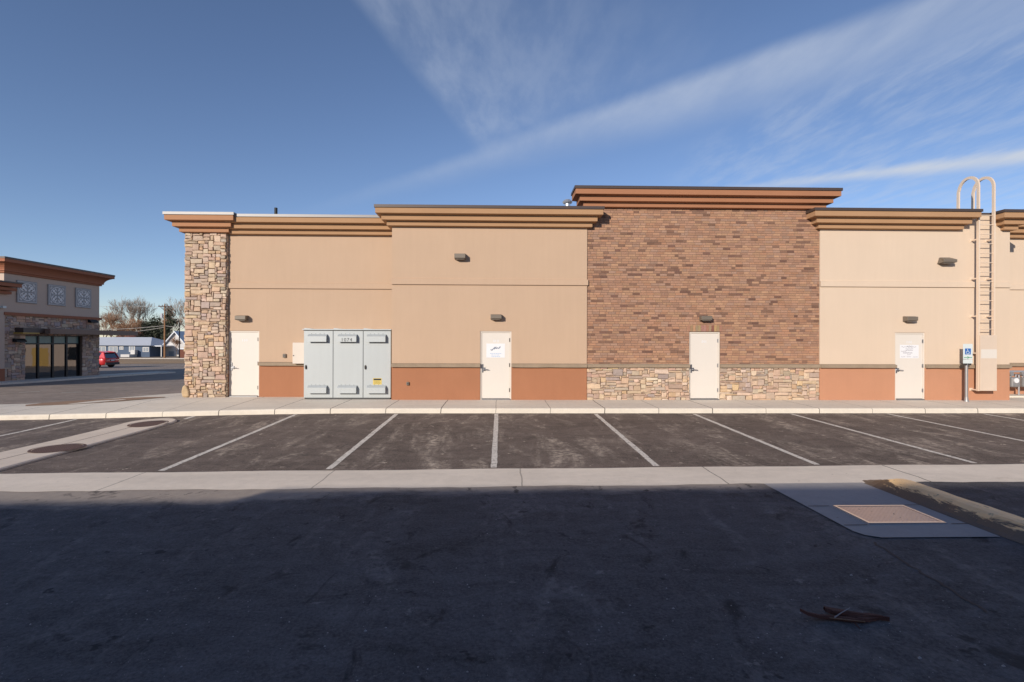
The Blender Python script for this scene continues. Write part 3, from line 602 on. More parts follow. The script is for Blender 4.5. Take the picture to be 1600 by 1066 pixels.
def section(x0, x1, Y, zt, up, lo, ledge=True, label=None):
    mb = MB(); wall(mb, x0, x1, LB, zt - .03, Y, H, .10, Y + .41); mb.build('upper_wall', up, bd, recalc=False)
    if lo:
        hs_ = [(a, b) for a, b, c, d in H if x0 < (a + b) / 2 < x1]; e_ = [x0] + [q for h_ in hs_ for q in h_] + [x1]
        for a, b in zip(e_[::2], e_[1::2]):
            if b - a > .02: mb = MB(); mb.box((a, Y - .004, -.15), (b, Y + .45, LB)); mb.build('lower_wall', lo, bd)
    if ledge:
        cuts = sorted([(a, b) for a, b, c, d in H if x0 < (a + b) / 2 < x1]); s_ = x0; seg = []
        for a, b in cuts: seg.append((s_, a)); s_ = b
        seg.append((s_, x1))
        for a, b in seg:
            if b - a < .12: continue
            lb = MB()
            xs = rng(a, b, .3); L = []
            for k, x in enumerate(xs):
                j = lambda s_=.004: random.uniform(-s_, s_)
                L.append([(x, Y + .01, LT + .02), (x, Y - .075 + j(.006), LT - .005 + j()), (x, Y - .085 + j(.006), LT - .02), (x, Y - .085 + j(.006), LB + j()), (x, Y + .01, LB)])
            for p_, q in zip(L, L[1:]):
                for i in range(4): lb.quad(p_[i], q[i], q[i + 1], p_[i + 1])
            lb.add(L[0], [range(5)]); lb.add(L[-1], [range(5)]); lb.build('ledge', M['ledge'], bd)
section(XPR - .15, XS2 + .02, Y1, ZT1, M['stucco'], M['wainscot'])
section(XS2, XB0, Y2, ZT2, M['stucco'], M['wainscot'])
section(XB1, X4R, Y4, ZT4, M['stucco_lit'], M['wainscot_lit'])
section(X4R - .02, X5R, Y5, ZT5, M['stucco_lit'], M['wainscot_lit'])
section(XB0 - .02, XB1 + .02, YB, ZTB, M['brickmortar'], M['mortar'])
mb = MB(); HB = [(a - XB0, b - XB0, -1, d - LB) for a, b, c, d in H]
bricks(mb, XB1 - XB0, ZTB - .50 - LB, lambda u, v, d: (XB0 + u, YB - d, LB + v), HB)
# soldier course over the brick door
a, b = H[2][0] - .06, H[2][1] + .06; k = 13
mb.build('brick_facing', M['brick'], bd, attr=True, recalc=False)
sc_ = MB()
for i in range(k):
    mb_u0, mb_u1 = a + (b - a) * i / k + .004, a + (b - a) * (i + 1) / k - .004; sc_.col = tuple(q * random.uniform(.8, 1.1) for q in (random.choice(BR) if random.random() < .7 else BD[1]))
    sc_.box((mb_u0, YB - .014, 2.15), (mb_u1, YB, 2.34))
sc_.build('lintel_bricks', M['brick'], bd, attr=True)
HS = [(a - XB0 - .0, b - XB0 + .0, -1, d) for a, b, c, d in H]
for sa, sb in ((XB0, H[2][0]), (H[2][1], XB1)):
    mb = MB(); stones(mb, sb - sa, LB + .02, lambda u, v, d: (sa + u, YB - d - .002, v - .02), (), ragged=False, depth=(.015, .04), big=1.2); mb.build('stone_base', M['stone'], bd, attr=True, recalc=False)
# stone pillar
mb = MB(); mb.box((XPL, YP, -.15), (XPR, 18.4, ZTP - .06)); mb.build('pillar_core', M['mortar'], bd)
mb = MB(); random.seed(5)
stones(mb, XPR - XPL, ZTP - .56 + .03, lambda u, v, d: (XPL + u, YP - d, v - .02))
stones(mb, 1.6, ZTP - .56 + .03, lambda u, v, d: (XPL - d, YP + 1.6 - u, v - .02))
stones(mb, .10, ZTP - .58, lambda u, v, d: (XPR + d * .6, YP + u, v), ragged=False)
mb.build('stone_pillar', M['stone'], bd, attr=True, recalc=False)
mb = MB(); cxp = XPL + .03; mb.col = (.55, .40, .24); prev = []
pts = [(-.09, 0), (.07, 0), (.16, .02), (.14, .20), (.07, .36), (.0, .42), (-.09, .36), (-.13, .18)]
mb.prism(pts, lambda u, v: (cxp + u, YP - .01, v), lambda u, v: (cxp + u * .8, YP - .10, v * .9 + .015)); mb.build('corner_boulder', M['stone'], bd, attr=True, bev=.03)
# stucco bands
def band(x0, x1, Y, zc, m, hh=.085):
    mb = MB(); L = [[(x, Y + .01, zc + hh + .012), (x, Y - .040, zc + hh), (x, Y - .045, zc - hh), (x, Y + .01, zc - hh)] for x in (x0, x1)]
    for i in range(3): mb.quad(L[0][i], L[1][i], L[1][i + 1], L[0][i + 1])
    mb.add(L[0], [range(4)]); mb.add(L[1], [range(4)]); mb.build('stucco_band', m, bd)
band(XPR + .02, XS2, Y1, Z(485, 447.2, Y1), M['stucco']); band(XS2, XB0 + .03, Y2, Z(765, 441, Y2), M['stucco']); band(XB1, X4R, Y4, Z(1410, 444.5, Y4), M['stucco_lit'])
band(X4R, X5R, Y5, Z(1590, 449, Y5), M['stucco_lit'])
mb = MB(); mb.box((XN0 - .1, Y4 - .03, ZT4 - .09), (XN1 + .1, Y4 + .25, ZT4 - .012)); mb.build('notch_coping', M['coping'], bd)
mb = MB(); mb.box((XPL + .3, 17.95, 5.0), (X5R, BACK, 5.06)); mb.build('roof', M['roof'], bd); mb = MB(); mb.box((XPL + .25, 17.93, -.9), (X5R + .05, BACK + .05, 4.995)); mb.build('rear_wall', M['stucco'], bd)
for xa_, xb_, y_ in ((XS2, XB0, Y2), (XB0, XB1, YB), (XB1, X4R, Y4)):
    mb = MB(); mb.box((xa_ + .02, y_ + .40, 4.6), (xb_ - .02, 17.94, 4.7)); mb.build('roof', M['roof'], bd)
# doors
for n_, ((a, b, c, d), Y) in enumerate(DR):
    z0 = .012; fy = Y + .022
    lf = MB(); lf.box((a + .047, fy + .022, z0 + .03), (b - .047, fy + .066, d - .047)); dr = lf.build('door', M['door'], bd, bev=.003)
    fr = MB(); fr.box((a, fy, z0 - .06), (a + .044, fy + .10, d)); fr.box((b - .044, fy, z0 - .06), (b, fy + .10, d)); fr.box((a + .044, fy, d - .044), (b - .044, fy + .10, d)); fr.build('door_frame', M['frame'], dr, bev=.003)
    th = MB(); th.box((a + .044, fy - .06, z0 - .05), (b - .044, fy + .09, z0 + .022)); th.build('threshold', M['steel'], dr)
    hd = MB(); hx = a + .115; hz = .95
    hd.box((hx - .075, fy + .003, hz - .10), (hx - .022, fy + .025, hz + .16)); hd.box((hx - .03, fy + .008, hz - .055), (hx + .045, fy + .026, hz + .055))
    hd.tube([(hx, fy + .02, hz), (hx, fy - .045, hz)], .016, 10); hd.tube([(hx - .01, fy - .045, hz), (hx + .06, fy - .05, hz - .004), (hx + .15, fy - .04, hz - .014)], .013, 8, .010)
    hd.build('handle', M['steel'], dr, bev=.002)
    for hz in (.30, 1.08, 1.86):
        hg = MB(); hg.tube([(b - .047, fy + .006, hz - .06), (b - .047, fy + .006, hz + .06)], .013, 8); hg.box((b - .07, fy + .018, hz - .055), (b - .03, fy + .0235, hz + .055)); hg.build('hinge', M['darksteel'] if n_ < 2 else M['steel'], dr)
    cx = (a + b) / 2 + .01; zz = 1.83; y = fy + .0205
    for k in range(3):                     # worn white unit number, too faint in the photo to read
        x = cx - .075 + .062 * k; nm = MB()
        nm.stroke([(x, y, zz - .04), (x, y, zz + .04)], .018, (0, -1, 0))
        if k != n_ % 3: nm.stroke([(x + .022, y, zz + .035), (x + .036, y, zz), (x + .008, y, zz - .038)], .012, (0, -1, 0)); nm.stroke([(x, y, zz + .036), (x + .024, y, zz + .036)], .010, (0, -1, 0))
        nm.build('digit', M['paper'], dr)
# ---- notices on the doors
def notice(Y, x0, x1, z0, z1, label):
    t = thing('paper_notice', label, 'notice', ((x0 + x1) / 2, Y, z0), 'notices on the doors'); mb = MB(); mb.box((x0, Y - .002, z0), (x1, Y, z1)); mb.build('sheet', M['paper'], t); return t
Yn = Y2 + .022 + .020; x0, x1 = X(760, Yn), X(789, Yn); z0, z1 = Z(775, 559, Yn), Z(775, 537, Yn)
t = notice(Yn, x0, x1, z0, z1, 'white sheet with a dark blue scribbled logo above three pale lines, taped to a door'); W, Hh = x1 - x0, z1 - z0
q = lambda u, v: (x0 + u * W, Yn - .0035, z0 + v * Hh)
mb = MB(); mb.stroke([q(.24, .60), q(.26, .54), q(.30, .52), q(.34, .58), q(.40, .66), q(.44, .60)], .022, (0, -1, 0)); mb.stroke([q(.42, .62), q(.48, .70), q(.52, .64), q(.58, .70), q(.64, .66), q(.72, .70), q(.74, .80)], .024, (0, -1, 0)); mb.stroke([q(.40, .73), q(.56, .75)], .014, (0, -1, 0)); mb.build('logo', M['navy'], t)
mb = MB()
for v, (s_, e) in ((.30, (.2, .8)), (.19, (.27, .72)), (.08, (.28, .74))):
    u = s_
    while u < e: l_ = random.uniform(.05, .12); mb.stroke([q(u, v), q(min(e, u + l_), v)], .017, (0, -1, 0)); u += l_ + .025
mb.build('text_lines', M['sky_ink'], t)
Yn = Y4 + .022 + .020; x0, x1 = X(1406, Yn), X(1435.5, Yn); z0, z1 = Z(1420, 560, Yn), Z(1420, 539, Yn)
t = notice(Yn, x0, x1, z0, z1, 'white sheet covered with grey handwriting, taped to the door left of the parking sign'); W, Hh = x1 - x0, z1 - z0
mb = MB()
def scrib(u0, u1, v, amp, k, wd):
    mb.stroke([(x0 + (u0 + (u1 - u0) * i / k) * W, Yn - .0035, z0 + (v + amp * math.sin(i * 2.1) + random.uniform(-amp, amp) * .5) * Hh) for i in range(k + 1)], wd, (0, -1, 0))
scrib(.08, .86, .84, .04, 16, .011); scrib(.36, .66, .88, .07, 9, .012); scrib(.30, .70, .70, .03, 14, .012); scrib(.30, .68, .58, .03, 14, .012); scrib(.06, .34, .52, .05, 10, .012); scrib(.16, .66, .40, .04, 18, .016); scrib(.38, .58, .26, .03, 8, .010); scrib(.06, .28, .11, .03, 10, .009); scrib(.36, .58, .12, .03, 9, .009); scrib(.70, .94, .10, .03, 10, .009)
mb.build('handwriting', M['grey_ink'], t)
# ---- wall lights
def wall_light(loc, label, wd=.335, hh=.145, dp=.20, angled=False):
    t = thing('wall_light', label, 'wall light', loc, 'wedge wall lights on the retail building')
    mb = MB(); pr = [(0, hh), (-.05, hh), (-dp, hh * .86 if not angled else hh * .5), (-dp, .012), (-dp + .02, 0), (0, -.015)]
    tp = .0 if not angled else .07
    mb.prism(pr, lambda y, z: (-wd / 2 + (tp if z > hh * .9 else 0), y, z), lambda y, z: (wd / 2 - (tp if z > hh * .9 else 0), y, z)); mb.build('housing', M['bronze'], t, local=True, bev=.004)
    mb = MB(); mb.box((-wd / 2 + .04, -dp + .05, -.022), (wd / 2 - .04, -.03, -.012)); mb.build('lens', M['lens'], t, local=True)
    mb = MB(); mb.box((-wd / 2 + .06, 0, .0), (wd / 2 - .06, .012, hh * .9)); mb.build('back_plate', M['bronze'], t, local=True); return t
for px, py, Y, lab in ((377.5, 499, Y1, 'bronze wedge light above the door beside the stone pillar'), (775, 497.5, Y2, 'bronze wedge light above the door bearing the blue logo sheet'),
                       (1102.5, 499.5, YB - .01, 'bronze wedge light on the brick above its door'), (1422, 500.5, Y4, 'bronze wedge light above the door with the handwritten sheet')):
    wall_light((X(px, Y - .1), Y - .012, Z(px, py + 1.0, Y - .1)), lab)
wall_light((X(718.5, Y2 - .1), Y2 - .012, Z(718, 404.5, Y2 - .1)), 'bronze wedge light high on the tan wall above the stucco band', .335, .165, .21)
wall_light((X(1478, Y4 - .1), Y4 - .012, Z(1478, 411, Y4 - .1)), 'wide angled bronze light high on the stucco wall left of the ladder', .43, .18, .25, True)
# ---- electrical cabinet
YC = 16.06; xs = [X(474.5, YC), X(520.5, YC), X(567.5, YC), X(611, YC)]; zc = Z(545, 516.5, YC)
ec = thing('electrical_cabinet', 'tall pale grey electrical cabinet with three doors and vent hoods against the tan wall', 'electrical cabinet', ((xs[0] + xs[3]) / 2, YC, 0))
mb = MB(); mb.box((xs[0] + .005, YC + .03, .04), (xs[3] - .005, Y1 - .03, zc - .01)); mb.build('case', M['cabinet'], ec); mb = MB(); mb.box((xs[0] + .02, YC + .024, .05), (xs[3] - .02, YC + .034, zc - .02)); mb.build('door_gaps', M['black'], ec)
mb = MB(); mb.box((xs[0] + .03, YC + .012, -.02), (xs[3] - .03, Y1 - .03, .045)); mb.build('plinth', M['cabinet_dark'], ec)
mb = MB(); mb.box((xs[0] - .03, YC - .035, zc + .012), (xs[3] + .01, Y1 - .02, zc + .042)); mb.build('roof', M['cabinet'], ec)
mb = MB(); mb.box((xs[0] - .005, YC - .008, zc - .012), (xs[3] - .01, YC + .2, zc + .011)); mb.build('roof_gap', M['cabinet_dark'], ec)
for k in range(3):
    a, b = xs[k] + .008, xs[k + 1] - .008
    mb = MB(); mb.box((a, YC, .05), (b, YC + .028, zc - .015)); dr = mb.build('door', M['cabinet'], ec, bev=.004)
    mb = MB(); mb.add([(xs[k] + .0, YC + .05, zc + .043), (xs[k] + .30, YC + .05, zc + .043), (xs[k], YC + .05, zc + .075), (xs[k], YC + .5, zc + .043), (xs[k] + .30, YC + .5, zc + .043), (xs[k], YC + .5, zc + .075)], [(0, 1, 2), (3, 5, 4), (0, 2, 5, 3), (1, 4, 5, 2)]); mb.build('roof_flashing', M['cabinet'], ec)
    hx = (a + b) / 2 - .01
    for zz in (zc - .355, .20):
        vh = MB(); L = [[(x, YC - .001, zz + .235), (x, YC - .06, zz + .215), (x, YC - .115, zz + .17), (x, YC - .118, zz + .0), (x, YC - .10, zz + .001)] for x in (hx - .29, hx + .29)]
        for i in range(3): vh.quad(L[0][i], L[1][i], L[1][i + 1], L[0][i + 1])
        vh.add(L[0], [range(5)]); vh.add(L[1], [range(5)])
        vh.build('vent_hood', M['cabinet'], dr); rv = MB()
        for i in range(4): rv.disc((hx - .2 + .13 * i, YC - .004, zz + .25), .007, 8, (1, 0, 0), (0, 0, 1), (0, -.006, .004))
        rv.box((hx - .28, YC - .012, zz + .002), (hx + .28, YC - .002, zz + .02)); rv.build('rivets', M['cabinet_dark'], dr)
    if k != 1:
        hz = 1.0; hd = MB(); hd.disc((a + .065, YC - .004, hz), .045, 16, (.75, 0, 0), (0, 0, 1.6), (0, -.012, 0)); hd.box((a + .052, YC - .05, hz - .05), (a + .078, YC - .01, hz + .035)); hd.build('handle', M['darksteel'], dr, bev=.004)
    if k == 2:
        sx = hx + .02; st = MB(); st.box((sx - .135, YC - .003, .46), (sx + .135, YC, .66)); sk = st.build('warning_sticker', M['yellow'], dr)
        ik = MB(); y = YC - .0045
        ik.quad((sx - .115, y, .595), (sx + .115, y, .595), (sx + .115, y, .645), (sx - .115, y, .645))
        for v in (.56, .53, .50):
            u = sx - .09
            while u < sx + .08: l_ = random.uniform(.02, .045); ik.stroke([(u, y, v), (u + l_, y, v)], .008, (0, -1, 0)); u += l_ + .012
        ik.build('sticker_text', M['ink'], sk)
    if k == 1:
        for q_, ch_ in enumerate('1074'):
            fc = bpy.data.curves.new('number', 'FONT'); fc.body = ch_; fc.size = .15; fc.align_x = 'CENTER'
            to = bpy.data.objects.new('number_tmp', fc); COL.objects.link(to); bpy.context.view_layer.update(); me = bpy.data.meshes.new_from_object(to.evaluated_get(bpy.context.evaluated_depsgraph_get())); bpy.data.objects.remove(to)
            me.transform(Matrix.Rotation(R(90), 4, 'X')); me.materials.clear(); me.materials.append(M['grey_num']); no = bpy.data.objects.new('digit', me); COL.objects.link(no); no.parent = dr; no.location = Vector((hx - .14 + .09 * q_, YC - .1215, zc - .34)) - LOC[dr.as_pointer()]
# ---- utility box and outlets
YU = Y1 - .22; t = thing('utility_box', 'beige metal utility box on the wall at the left side of the grey cabinet', 'utility box', (X(465, YU), Y1, Z(465, 568, YU)))
a, b, z0, z1 = X(457, YU), X(457, YU) + .42, Z(465, 568.5, YU), Z(465, 535.5, YU)
mb = MB(); mb.box((a, YU, z0), (b, Y1, z1)); mb.build('case', M['beige_box'], t, bev=.012)
mb = MB(); mb.disc((a + .035, YU, z0 + .26), .018, 12, (1, 0, 0), (0, 0, 1), (0, -.012, 0)); mb.build('latch', M['darksteel'], t)
def outlet(px, py, Y, w_, h_, label):
    t = thing('outlet_box', label, 'outlet', (X(px, Y), Y, Z(px, py, Y)), 'outlet boxes on the walls'); x, z = X(px, Y), Z(px, py, Y)
    mb = MB(); mb.box((x - w_, Y - .05, z - h_), (x + w_, Y, z + h_)); mb.build('cover', M['bronze'], t, bev=.008)
    mb = MB(); mb.box((x - w_ * .5, Y - .056, z - h_ * .5), (x + w_ * .6, Y - .05, z + h_ * .6)); mb.build('flap', M['darksteel'], t)
outlet(445, 556, Y1, .05, .062, 'small bronze outlet box on the tan wall left of the utility box')
outlet(637.5, 599.5, Y2 - .004, .04, .05, 'small grey outlet box low on the rust coloured wall right of the grey cabinet')
# ---- roof vents
def vent(px, py, Y, r_, m, label, cap, zb):
    x, z = X(px, Y), Z(px, py, Y); t = thing('roof_vent', label, 'roof vent', (x, Y, zb)); mb = MB(); mb.tube([(x, Y, zb), (x, Y, z - (.1 if cap else 0))], r_, 14); mb.build('pipe', m, t, smooth=False)
    if cap: mb = MB(); mb.tube([(x, Y, z - .13), (x, Y, z - .08)], r_ * 1.6, 14, r_ * 1.9); mb.tube([(x, Y, z - .08), (x, Y, z)], r_ * 1.9, 14, r_ * 1.1); mb.build('cap', m, t)
vent(430.5, 325, 18.6, .055, M['black'], 'thin black vent pipe rising behind the left parapet', False, 5.0); vent(886, 312.5, 18.9, .10, M['galv_light'], 'short galvanised roof vent with a cap beside the brick parapet', True, 5.0)
# ---- ladder
YL = Y4 - .24; xa, xb = X(1528, YL), X(1552, YL); lz0, lz1 = Z(1540, 611, YL), Z(1522, 278, YL + .3)
ld = thing('roof_ladder', 'cream steel roof ladder with curved top rails and a locked guard panel', 'ladder', ((xa + xb) / 2, YL, lz0))
def rail(x):
    mb = MB(); pts = [(YL, lz0 - .0), (YL, lz1 - .36)] + [(YL + .34 - .34 * math.cos(R(a)), lz1 - .36 + .36 * math.sin(R(a))) for a in range(12, 180, 12)] + [(YL + .70, lz1 - .36), (YL + .72, 5.0)]
    L = []
    for i, (y, z) in enumerate(pts):
        a = Vector(pts[max(0, i - 1)]); b = Vector(pts[min(len(pts) - 1, i + 1)]); d = (b - a).normalized(); nn = Vector((-d.y, d.x)) * .042
        L.append([(x - .022, y + nn.x, z + nn.y), (x + .022, y + nn.x, z + nn.y), (x + .022, y - nn.x, z - nn.y), (x - .022, y - nn.x, z - nn.y)])
    for p_, q in zip(L, L[1:]):
        for i in range(4): mb.quad(p_[i], q[i], q[(i + 1) % 4], p_[(i + 1) % 4])
    mb.add(L[0], [range(4)]); mb.build('side_rail', M['ladder'], ld)
rail(xa); rail(xb)
z = lz0 + .15
while z < ZT4 + .15:
    mb = MB(); mb.tube([(xa, YL, z), (xb, YL, z)], .013, 8); mb.build('rung', M['ladder'], ld); z += .297
for x in (xa, xb):
    for z in (lz0 + .03, Z(1540, 552, YL), Z(1540, 494, YL), Z(1540, 435, YL), Z(1540, 374, YL)):
        mb = MB(); mb.box((x - .02, YL, z - .02), (x + .02, Y4 + .002, z + .02)); mb.box((x - .05, Y4 - .012, z - .045), (x + .05, Y4 + .002, z + .045)); mb.build('bracket', M['ladder'], ld)
mb = MB(); pz0, pz1 = lz0 + .01, Z(1543, 524, YL); mb.box((xa + .0, YL - .075, pz0), (xb + .045, YL - .055, pz1)); mb.box((xb + .025, YL - .055, pz0), (xb + .045, YL + .02, pz1)); mb.box((xa, YL - .055, pz0), (xb + .025, YL + .02, pz0 + .02)); gp_ = mb.build('guard_panel', M['ladder_panel'], ld, bev=.003)
mb = MB(); mb.box((xa + .03, YL - .078, Z(1543, 560, YL)), (xb + .04, YL - .0755, Z(1543, 546, YL))); mb.build('notice_plate', M['door'], gp_)
mb = MB(); mb.box((xa - .03, Y4 + .3, ZT4 - .02), (xb + .02, Y4 + .7, ZT4 + .03)); mb.build('landing_bar', M['ladder'], ld)
# ---- accessible parking sign
YS = 15.55; sx = X(1512, YS); ps = thing('parking_sign', 'white accessible parking sign with a blue wheelchair symbol on a grey post', 'parking sign', (sx, YS, 0))
zt, zb_ = Z(1512, 537.5, YS), Z(1512, 568, YS); hw = .15
mb = MB(); mb.tube([(sx, YS + .04, -.03), (sx, YS + .04, zt - .05)], .042, 14); mb.tube([(sx, YS + .04, -.02), (sx, YS + .04, .05)], .075, 14, .055); mb.tube([(sx, YS + .04, .05), (sx, YS + .04, .13)], .055, 14, .048); mb.build('post', M['galv'], ps)
mb = MB(); mb.box((sx - hw, YS - .008, zt - .47), (sx + hw, YS - .004, zt)); pl = mb.build('sign_plate', M['sign_white'], ps)
mb = MB(); mb.box((sx - hw, YS - .008, zb_), (sx + hw, YS - .004, zt - .482)); mb.build('lower_plate', M['sign_white'], ps)
mb = MB(); s0 = .093; zc_ = zt - .235; mb.box((sx - s0, YS - .010, zc_ - s0), (sx + s0, YS - .0085, zc_ + s0)); mb.build('symbol_panel', M['sign_blue'], pl)
mb = MB(); y = YS - .0115; o_ = lambda u, v: (sx + u * .1, y, zc_ + v * .1)
mb.disc(o_(-.14, .62), .015, 12, (1, 0, 0), (0, 0, 1)); mb.stroke([o_(-.14, .45), o_(-.10, -.05), o_(.32, -.05), o_(.50, -.55), o_(.66, -.48)], .015, (0, -1, 0)); mb.stroke([o_(-.12, .20), o_(.28, .20)], .013, (0, -1, 0))
mb.stroke([o_(-.08 + .46 * math.cos(R(a)), -.28 + .46 * math.sin(R(a))) for a in range(110, 345, 12)], .014, (0, -1, 0)); mb.build('wheelchair_symbol', M['sign_white'], pl)
mb = MB(); mb.stroke([(sx - .13, y, zt - .42), (sx + .13, y, zt - .42)], .018, (0, -1, 0)); mb.stroke([(sx - .02, y, zt - .385), (sx + .04, y, zt - .42), (sx - .02, y, zt - .452)], .015, (0, -1, 0)); mb.build('green_arrow', M['sign_green'], pl)
mb = MB(); mb.box((sx - .12, YS + .0, zb_ - .06), (sx + .12, YS + .09, zb_ - .003)); mb.build('bracket', M['darksteel'], ps)
# ---- gas meters
YG = Y5 - .35
def meter(x, label):
    t = thing('gas_meter', label, 'gas meter', (x, YG, 0), 'gas meters by the set back wall')
    mb = MB(); mb.box((x - .15, YG - .1, .32), (x + .15, YG + .1, .66)); mb.build('body', M['galv'], t, bev=.05)
    mb = MB(); mb.disc((x, YG - .10, .55), .085, 18, (1, 0, 0), (0, 0, 1), (0, -.03, 0)); mb.build('dial', M['paper'], t)
    mb = MB(); mb.tube([(x - .09, YG, .64), (x - .09, YG, .83)], .028, 10); mb.tube([(x + .09, YG, .64), (x + .09, YG, .74), (x + .2, YG, .74), (x + .2, YG, .02)], .026, 10); mb.build('pipe', M['galv_light'], t)
    mb = MB(); mb.disc((x - .09, YG - .06, .76), .07, 14, (1, 0, 0), (0, 0, 1), (0, .1, 0)); mb.build('regulator', M['galv'], t)
meter(X(1583, YG), 'grey gas meter half hidden by the wall corner, at the left of its row'); meter(X(1602, YG), 'grey gas meter at the right edge of the photo'); 
mb = MB(); mb.tube([(X(1576, YG), YG + .02, .85), (X(1640, YG), YG + .02, .85)], .035, 12); solo(mb, 'gas_pipe', M['galv_light'], 'horizontal pale gas pipe above the gas meters', 'pipe')
mb = MB(); mb.box((X4R + .05, YG - .3, -.02), (X5R - 5, Y5 - .01, .055)); solo(mb, 'meter_slab', M['walk'], 'low concrete slab under the gas meters', 'slab')

# ------------------------------------------------------------------ neighbour behind the camera (casts the long foreground shade)
nb = thing('neighbour_building', 'tan stucco building across the drive lane, behind the photographer', 'building', (0, -8.35, -.33))
YN = -8.35; xs_ = -3.35 - .63 * (7.1 - YN); zn = -.287 + .41 * (GY0 - .06 - YN); zl = zn - .21
mb = MB(); mb.box((xs_, YN - 20, -.5), (32, YN, zn)); mb.build('wall', M['tan_far'], nb); mb = MB(); mb.box((-55, YN - 20, -.5), (xs_, YN - .01, zl)); mb.build('wall', M['tan_far'], nb)
for k in range(5):
    mb = MB(); x = -18 + 8 * k; mb.box((x, YN, -.33), (x + .95, YN + .02, 1.8)); mb.build('door', M['door'], nb)
mb = MB(); mb.box((-55, YN - .01, -.4), (32, YN + .06, .7)); mb.build('lower_wall', M['wainscot'], nb)

# ------------------------------------------------------------------ shop at left
YK = 35.0; XS = X(155, YK); YN0 = XS / (ray(6, 535).x / ray(6, 535).y); GZ = -.62
def ys_of(px): d = ray(px, 535); return XS * d.y / d.x
def zs(px, py, dx=0): return at(px, py, ys_of(px)).z
sh = thing('corner_shop', 'shaded stone and grey stucco corner shop with brown coved cornice and glazed front', 'building', (XS - 4, 31.5, GZ))
z_top, z_cb, z_bd = 6.28, zs(154, 452.5), zs(154, 498)
mb = MB(); mb.box((XS - 14, YN0, z_bd), (XS, YK, z_top - .05)); mb.build('upper_wall', M['grey_stucco'], sh)
gz0, gz1 = ys_of(40.5), ys_of(129); zg = 2.12
mb = MB(); mb.box((XS - 14, YN0, GZ - .3), (XS - .05, gz0, z_bd)); mb.box((XS - 14, gz1, GZ - .3), (XS - .05, YK, z_bd)); mb.box((XS - 14, gz0, zg), (XS - .05, gz1, z_bd)); mb.box((XS - 14, gz0, GZ - .3), (XS - 1.1, gz1, zg)); mb.build('core_wall', M['mortar'], sh)
random.seed(21); DK = [tuple(q * 1.5 for q in c) for c in [(.36, .27, .21), (.30, .24, .21), (.42, .32, .25), (.27, .21, .185), (.33, .23, .18), (.46, .36, .28), (.30, .25, .23), (.40, .27, .20)]]
mb = MB(); stones(mb, YK - YN0, z_bd - GZ + .1, lambda u, v, d: (XS - .05 + d, YN0 + u, GZ - .1 + v), [(gz0 - YN0, gz1 - YN0, -1, zg - GZ + .1)], .075, .075, DK, False)
stones(mb, 3.0, z_bd - GZ + .1, lambda u, v, d: (XS - u, YK + d, GZ - .1 + v), (), .09, .09, DK, False)
mb.build('stone_cladding', M['stone'], sh, attr=True, recalc=False)
mb = MB(); mb.box((XS - 14, YN0 - .06, z_bd - .10), (XS + .10, YK + .10, z_bd + .06)); mb.build('band', M['shop_brown'], sh)
cv = MB(); cp = MB(); pf = [(.60, 0), (.60, -.10), (.58, -.11), (.58, -.26), (.50, -.28), (.38, -.34), (.28, -.42), (.21, -.52), (.17, -.62), (.17, -.70), (.10, -.71), (.10, -.80), (0, -.82)]
def pth(p_): return [(XS - 14, YN0 - p_), (XS + p_, YN0 - p_), (XS + p_, YK + p_), (XS - 14, YK + p_)]
for (p0, a0), (p1, a1) in zip(pf, pf[1:]):
    A, B = pth(p0), pth(p1)
    for i in range(3): (cp if a1 > -.105 else cv).quad((*A[i], z_top + a0), (*A[i + 1], z_top + a0), (*B[i + 1], z_top + a1), (*B[i], z_top + a1))
A = pth(.6); cp.add([(*p_, z_top) for p_ in A], [range(4)]); o = cv.build('cornice', M['shop_brown'], sh, recalc=False); cp.build('coping', M['coping'], o, recalc=False)
# glazing: four lights with transoms
nP = 4; xg = XS - .22; pw = (gz1 - gz0) / nP; ztm = 1.62
for k in range(nP):
    a, b = gz0 + pw * k + .06, gz0 + pw * (k + 1) - .06
    fr = MB(); fr.box((xg - .05, a - .06, GZ), (xg + .05, a, zg)); fr.box((xg - .05, b, GZ), (xg + .05, b + .06, zg)); fr.box((xg - .05, a, ztm - .04), (xg + .05, b, ztm + .04)); fr.box((xg - .05, a, zg - .06), (xg + .05, b, zg)); fr.box((xg - .05, a, GZ), (xg + .05, b, GZ + .12)); wn = fr.build('shop_window', M['mullion'], sh)
    mb = MB(); mb.box((xg - .01, a, GZ + .12), (xg + .0, b, ztm - .04)); mb.build('pane', M['glass'], wn); mb = MB(); mb.box((xg - .01, a, ztm + .04), (xg, b, zg - .06)); mb.build('transom_pane', M['transom'], wn)
mb = MB(); mb.box((XS - .1, ys_of(58), 2.20), (XS + .75, YK + 2.6, 2.50)); mb.build('canopy', M['canopy'], sh)
mb = MB(); mb.box((XS - .1, ys_of(58) - 1.35, 2.26), (XS + .45, ys_of(58) - .01, 2.52)); o = mb.build('canopy_end', M['coping'], sh); mb = MB(); mb.box((XS, ys_of(58) - 1.45, 2.19), (XS + .5, ys_of(58) - .4, 2.255)); mb.build('amber_strip', M['amber'], o)
for px, z in ((27, 1.72), (142, 3.0)):
    y = ys_of(px); mb = MB(); mb.prism([(0, .2), (.1, .2), (.24, .08), (.24, 0), (0, 0)], lambda u, v: (XS + .02 + u, y - .3, z + v), lambda u, v: (XS + .02 + u, y + .3, z + v)); mb.build('wall_lamp', M['black'], sh)
